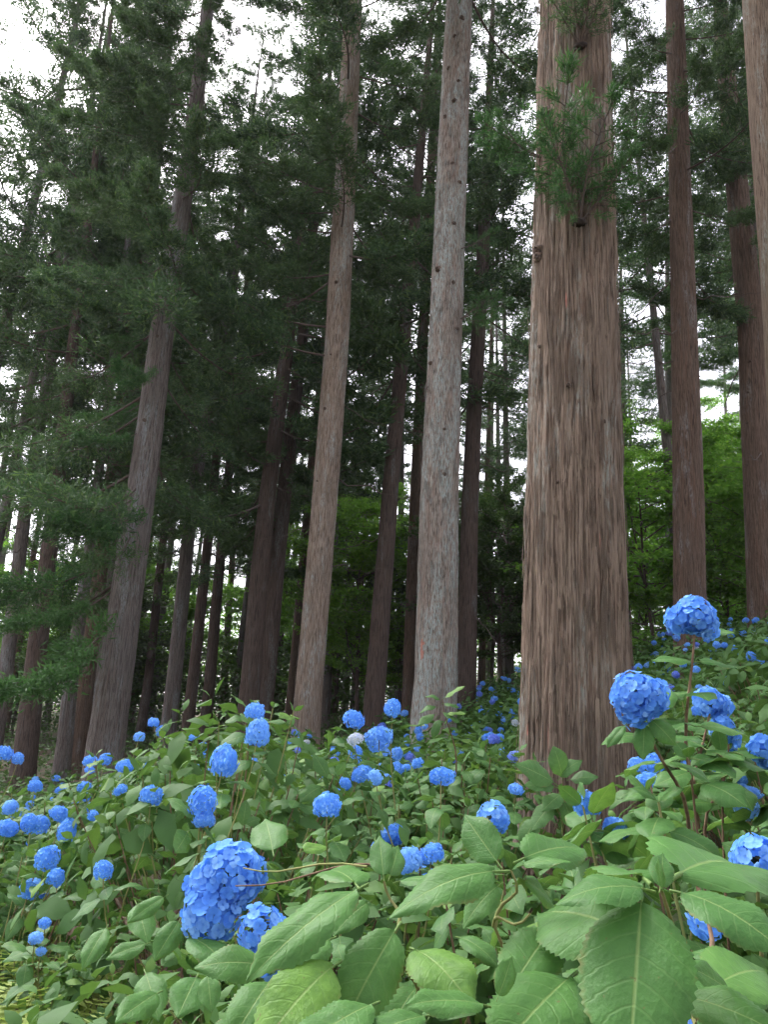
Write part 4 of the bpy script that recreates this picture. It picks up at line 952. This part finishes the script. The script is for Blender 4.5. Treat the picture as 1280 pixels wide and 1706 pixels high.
for a in [(374, 1268, 3.3, 22, 1.5), (338, 1335, 3.0, 22, 1.1), (340, 1366, 3.0, 17), (425, 1185, 3.9, 16), (430, 1222, 3.8, 20, 1.3), (252, 1326, 3.9, 18), (590, 1199, 4.5, 17), (632, 1230, 4.4, 22), (655, 1180, 4.7, 15),
          (545, 1342, 2.9, 22), (735, 1294, 3.4, 21, .8), (98, 1356, 4.8, 15), (112, 1384, 4.6, 15, 1.3), (50, 1372, 5.0, 15), (12, 1380, 5.0, 17), (18, 1345, 5.2, 13), (78, 1430, 4.4, 19), (92, 1462, 4.2, 14), (46, 1485, 4.4, 15),
          (172, 1450, 3.6, 15), (75, 1538, 3.7, 10), (58, 1563, 3.6, 11), (68, 1585, 3.6, 8), (208, 1277, 4.9, 14), (140, 1311, 5.4, 11), (58, 1310, 6.0, 11), (150, 1268, 6.5, 12), (175, 1265, 6.5, 10), (7, 1255, 7.5, 13), (30, 1264, 7.5, 10),
          (255, 1204, 7.0, 10), (268, 1218, 7.0, 9), (232, 1228, 7.0, 9), (1078, 1300, 3.0, 20, .8), (1090, 1272, 3.1, 16), (1062, 1275, 3.2, 14), (1240, 1320, 2.5, 26, .6), (1245, 1345, 2.5, 20), (625, 1295, 4.0, 14), (200, 1316, 4.4, 11)]:
    bloom(a[0], a[1], a[2], a[3], None, a[4] if len(a) > 4 else 1.0)
bloom(592, 1232, 4.3, 14, HP[0])

# ------------------------------------------------------------------ ferny verge on the lower side
def gen_frond(seed):
    r = np.random.RandomState(seed); t = np.linspace(0, 1, 20); ax = np.stack([.5 * t, .04 * np.sin(3 * t + seed), .34 * np.sin(1.9 * t) - .06 * t], -1); mb = Mb()
    mb.add(*tube(ax, .003 * (1.1 - t), 3), 0); P = []; D = []; Ln = []
    for i in range(2, 20):
        for s in (-1, 1): P.append(ax[i]); D.append((.35, s, -.1 + r.normal() * .12)); Ln.append(.12 * math.sin(math.pi * (t[i] * .8 + .18)) * r.uniform(.85, 1.1))
    v, f = kites(np.array(P), np.array(D), np.array(Ln), np.array(Ln) * .24, r, np.tile([[0, 0, 1.0]], (len(P), 1))); mb.add(v, f, 0)
    return mb.mesh('frond', FERN)
FR = [gen_frond(i) for i in range(3)]
rf = np.random.RandomState(91); nf = 0
for i in range(400):
    yy = rf.uniform(2.3, 4.6); xx = rf.uniform(-.52 * yy - .1, -.85 - .42 * (yy - 2.6) + .2)
    if xx > -.85 or nf >= 70: continue
    root = bpy.data.objects.new('fern', None); COL.objects.link(root); root.location = (xx, yy, H(xx, yy)); nf += 1
    tag(root, 'yellow green fern on the verge beside the hydrangea bank', 'fern', 'ferns on the verge')
    for k in range(7):
        s = rf.uniform(.6, 1.15); M = Matrix.Translation((0, 0, -.01)) @ Matrix.Rotation(k * .9 + rf.normal() * .2, 4, 'Z') @ Matrix.Rotation(rf.normal() * .2, 4, 'Y') @ Matrix.Scale(s, 4)
        ob('frond', FR[rf.randint(3)], root, M)
n = 16000; yy = rf.uniform(1.8, 8, n); xx = rf.uniform(-6.5, -.7, n); k = xx < -.6 - .42 * (yy - 2.6); xx, yy = xx[k], yy[k]; n = len(xx)
P = np.stack([xx, yy, [H(a, b) - .01 for a, b in zip(xx, yy)]], -1)
v, f = kites(P, rf.normal(size=(n, 3)) * [.35, .35, .1] + [0, 0, 1], rf.uniform(.08, .26, n), rf.uniform(.006, .014, n), rf)
tag(ob('grass', mesh('grass', v, f, GRASS)), 'yellow green grass between the ferns on the verge', 'grass', kind='stuff')

# ------------------------------------------------------------------ volume added as a veil to lift dark tones between the trees
hv = [(x, y, z) for x in (-130, 130) for y in (-90, 120) for z in (-8, 60)]
hf = [[0, 1, 3, 2], [4, 6, 7, 5], [0, 4, 5, 1], [2, 3, 7, 6], [0, 2, 6, 4], [1, 5, 7, 3]]
hm = bpy.data.materials.new('veil'); hm.use_nodes = True; ht = hm.node_tree; ht.nodes.clear()
pv = ht.nodes.new('ShaderNodeVolumePrincipled'); pv.inputs['Color'].default_value = (.93, .95, 1, 1); pv.inputs['Density'].default_value = .0004; pv.inputs['Anisotropy'].default_value = .2
mo = ht.nodes.new('ShaderNodeOutputMaterial'); ht.links.new(pv.outputs[0], mo.inputs['Volume'])
tag(ob('veil', mesh('veil', hv, hf, hm, smooth=False)), 'thin pale haze added to lift the dark tones among the trees', 'veil', kind='stuff')
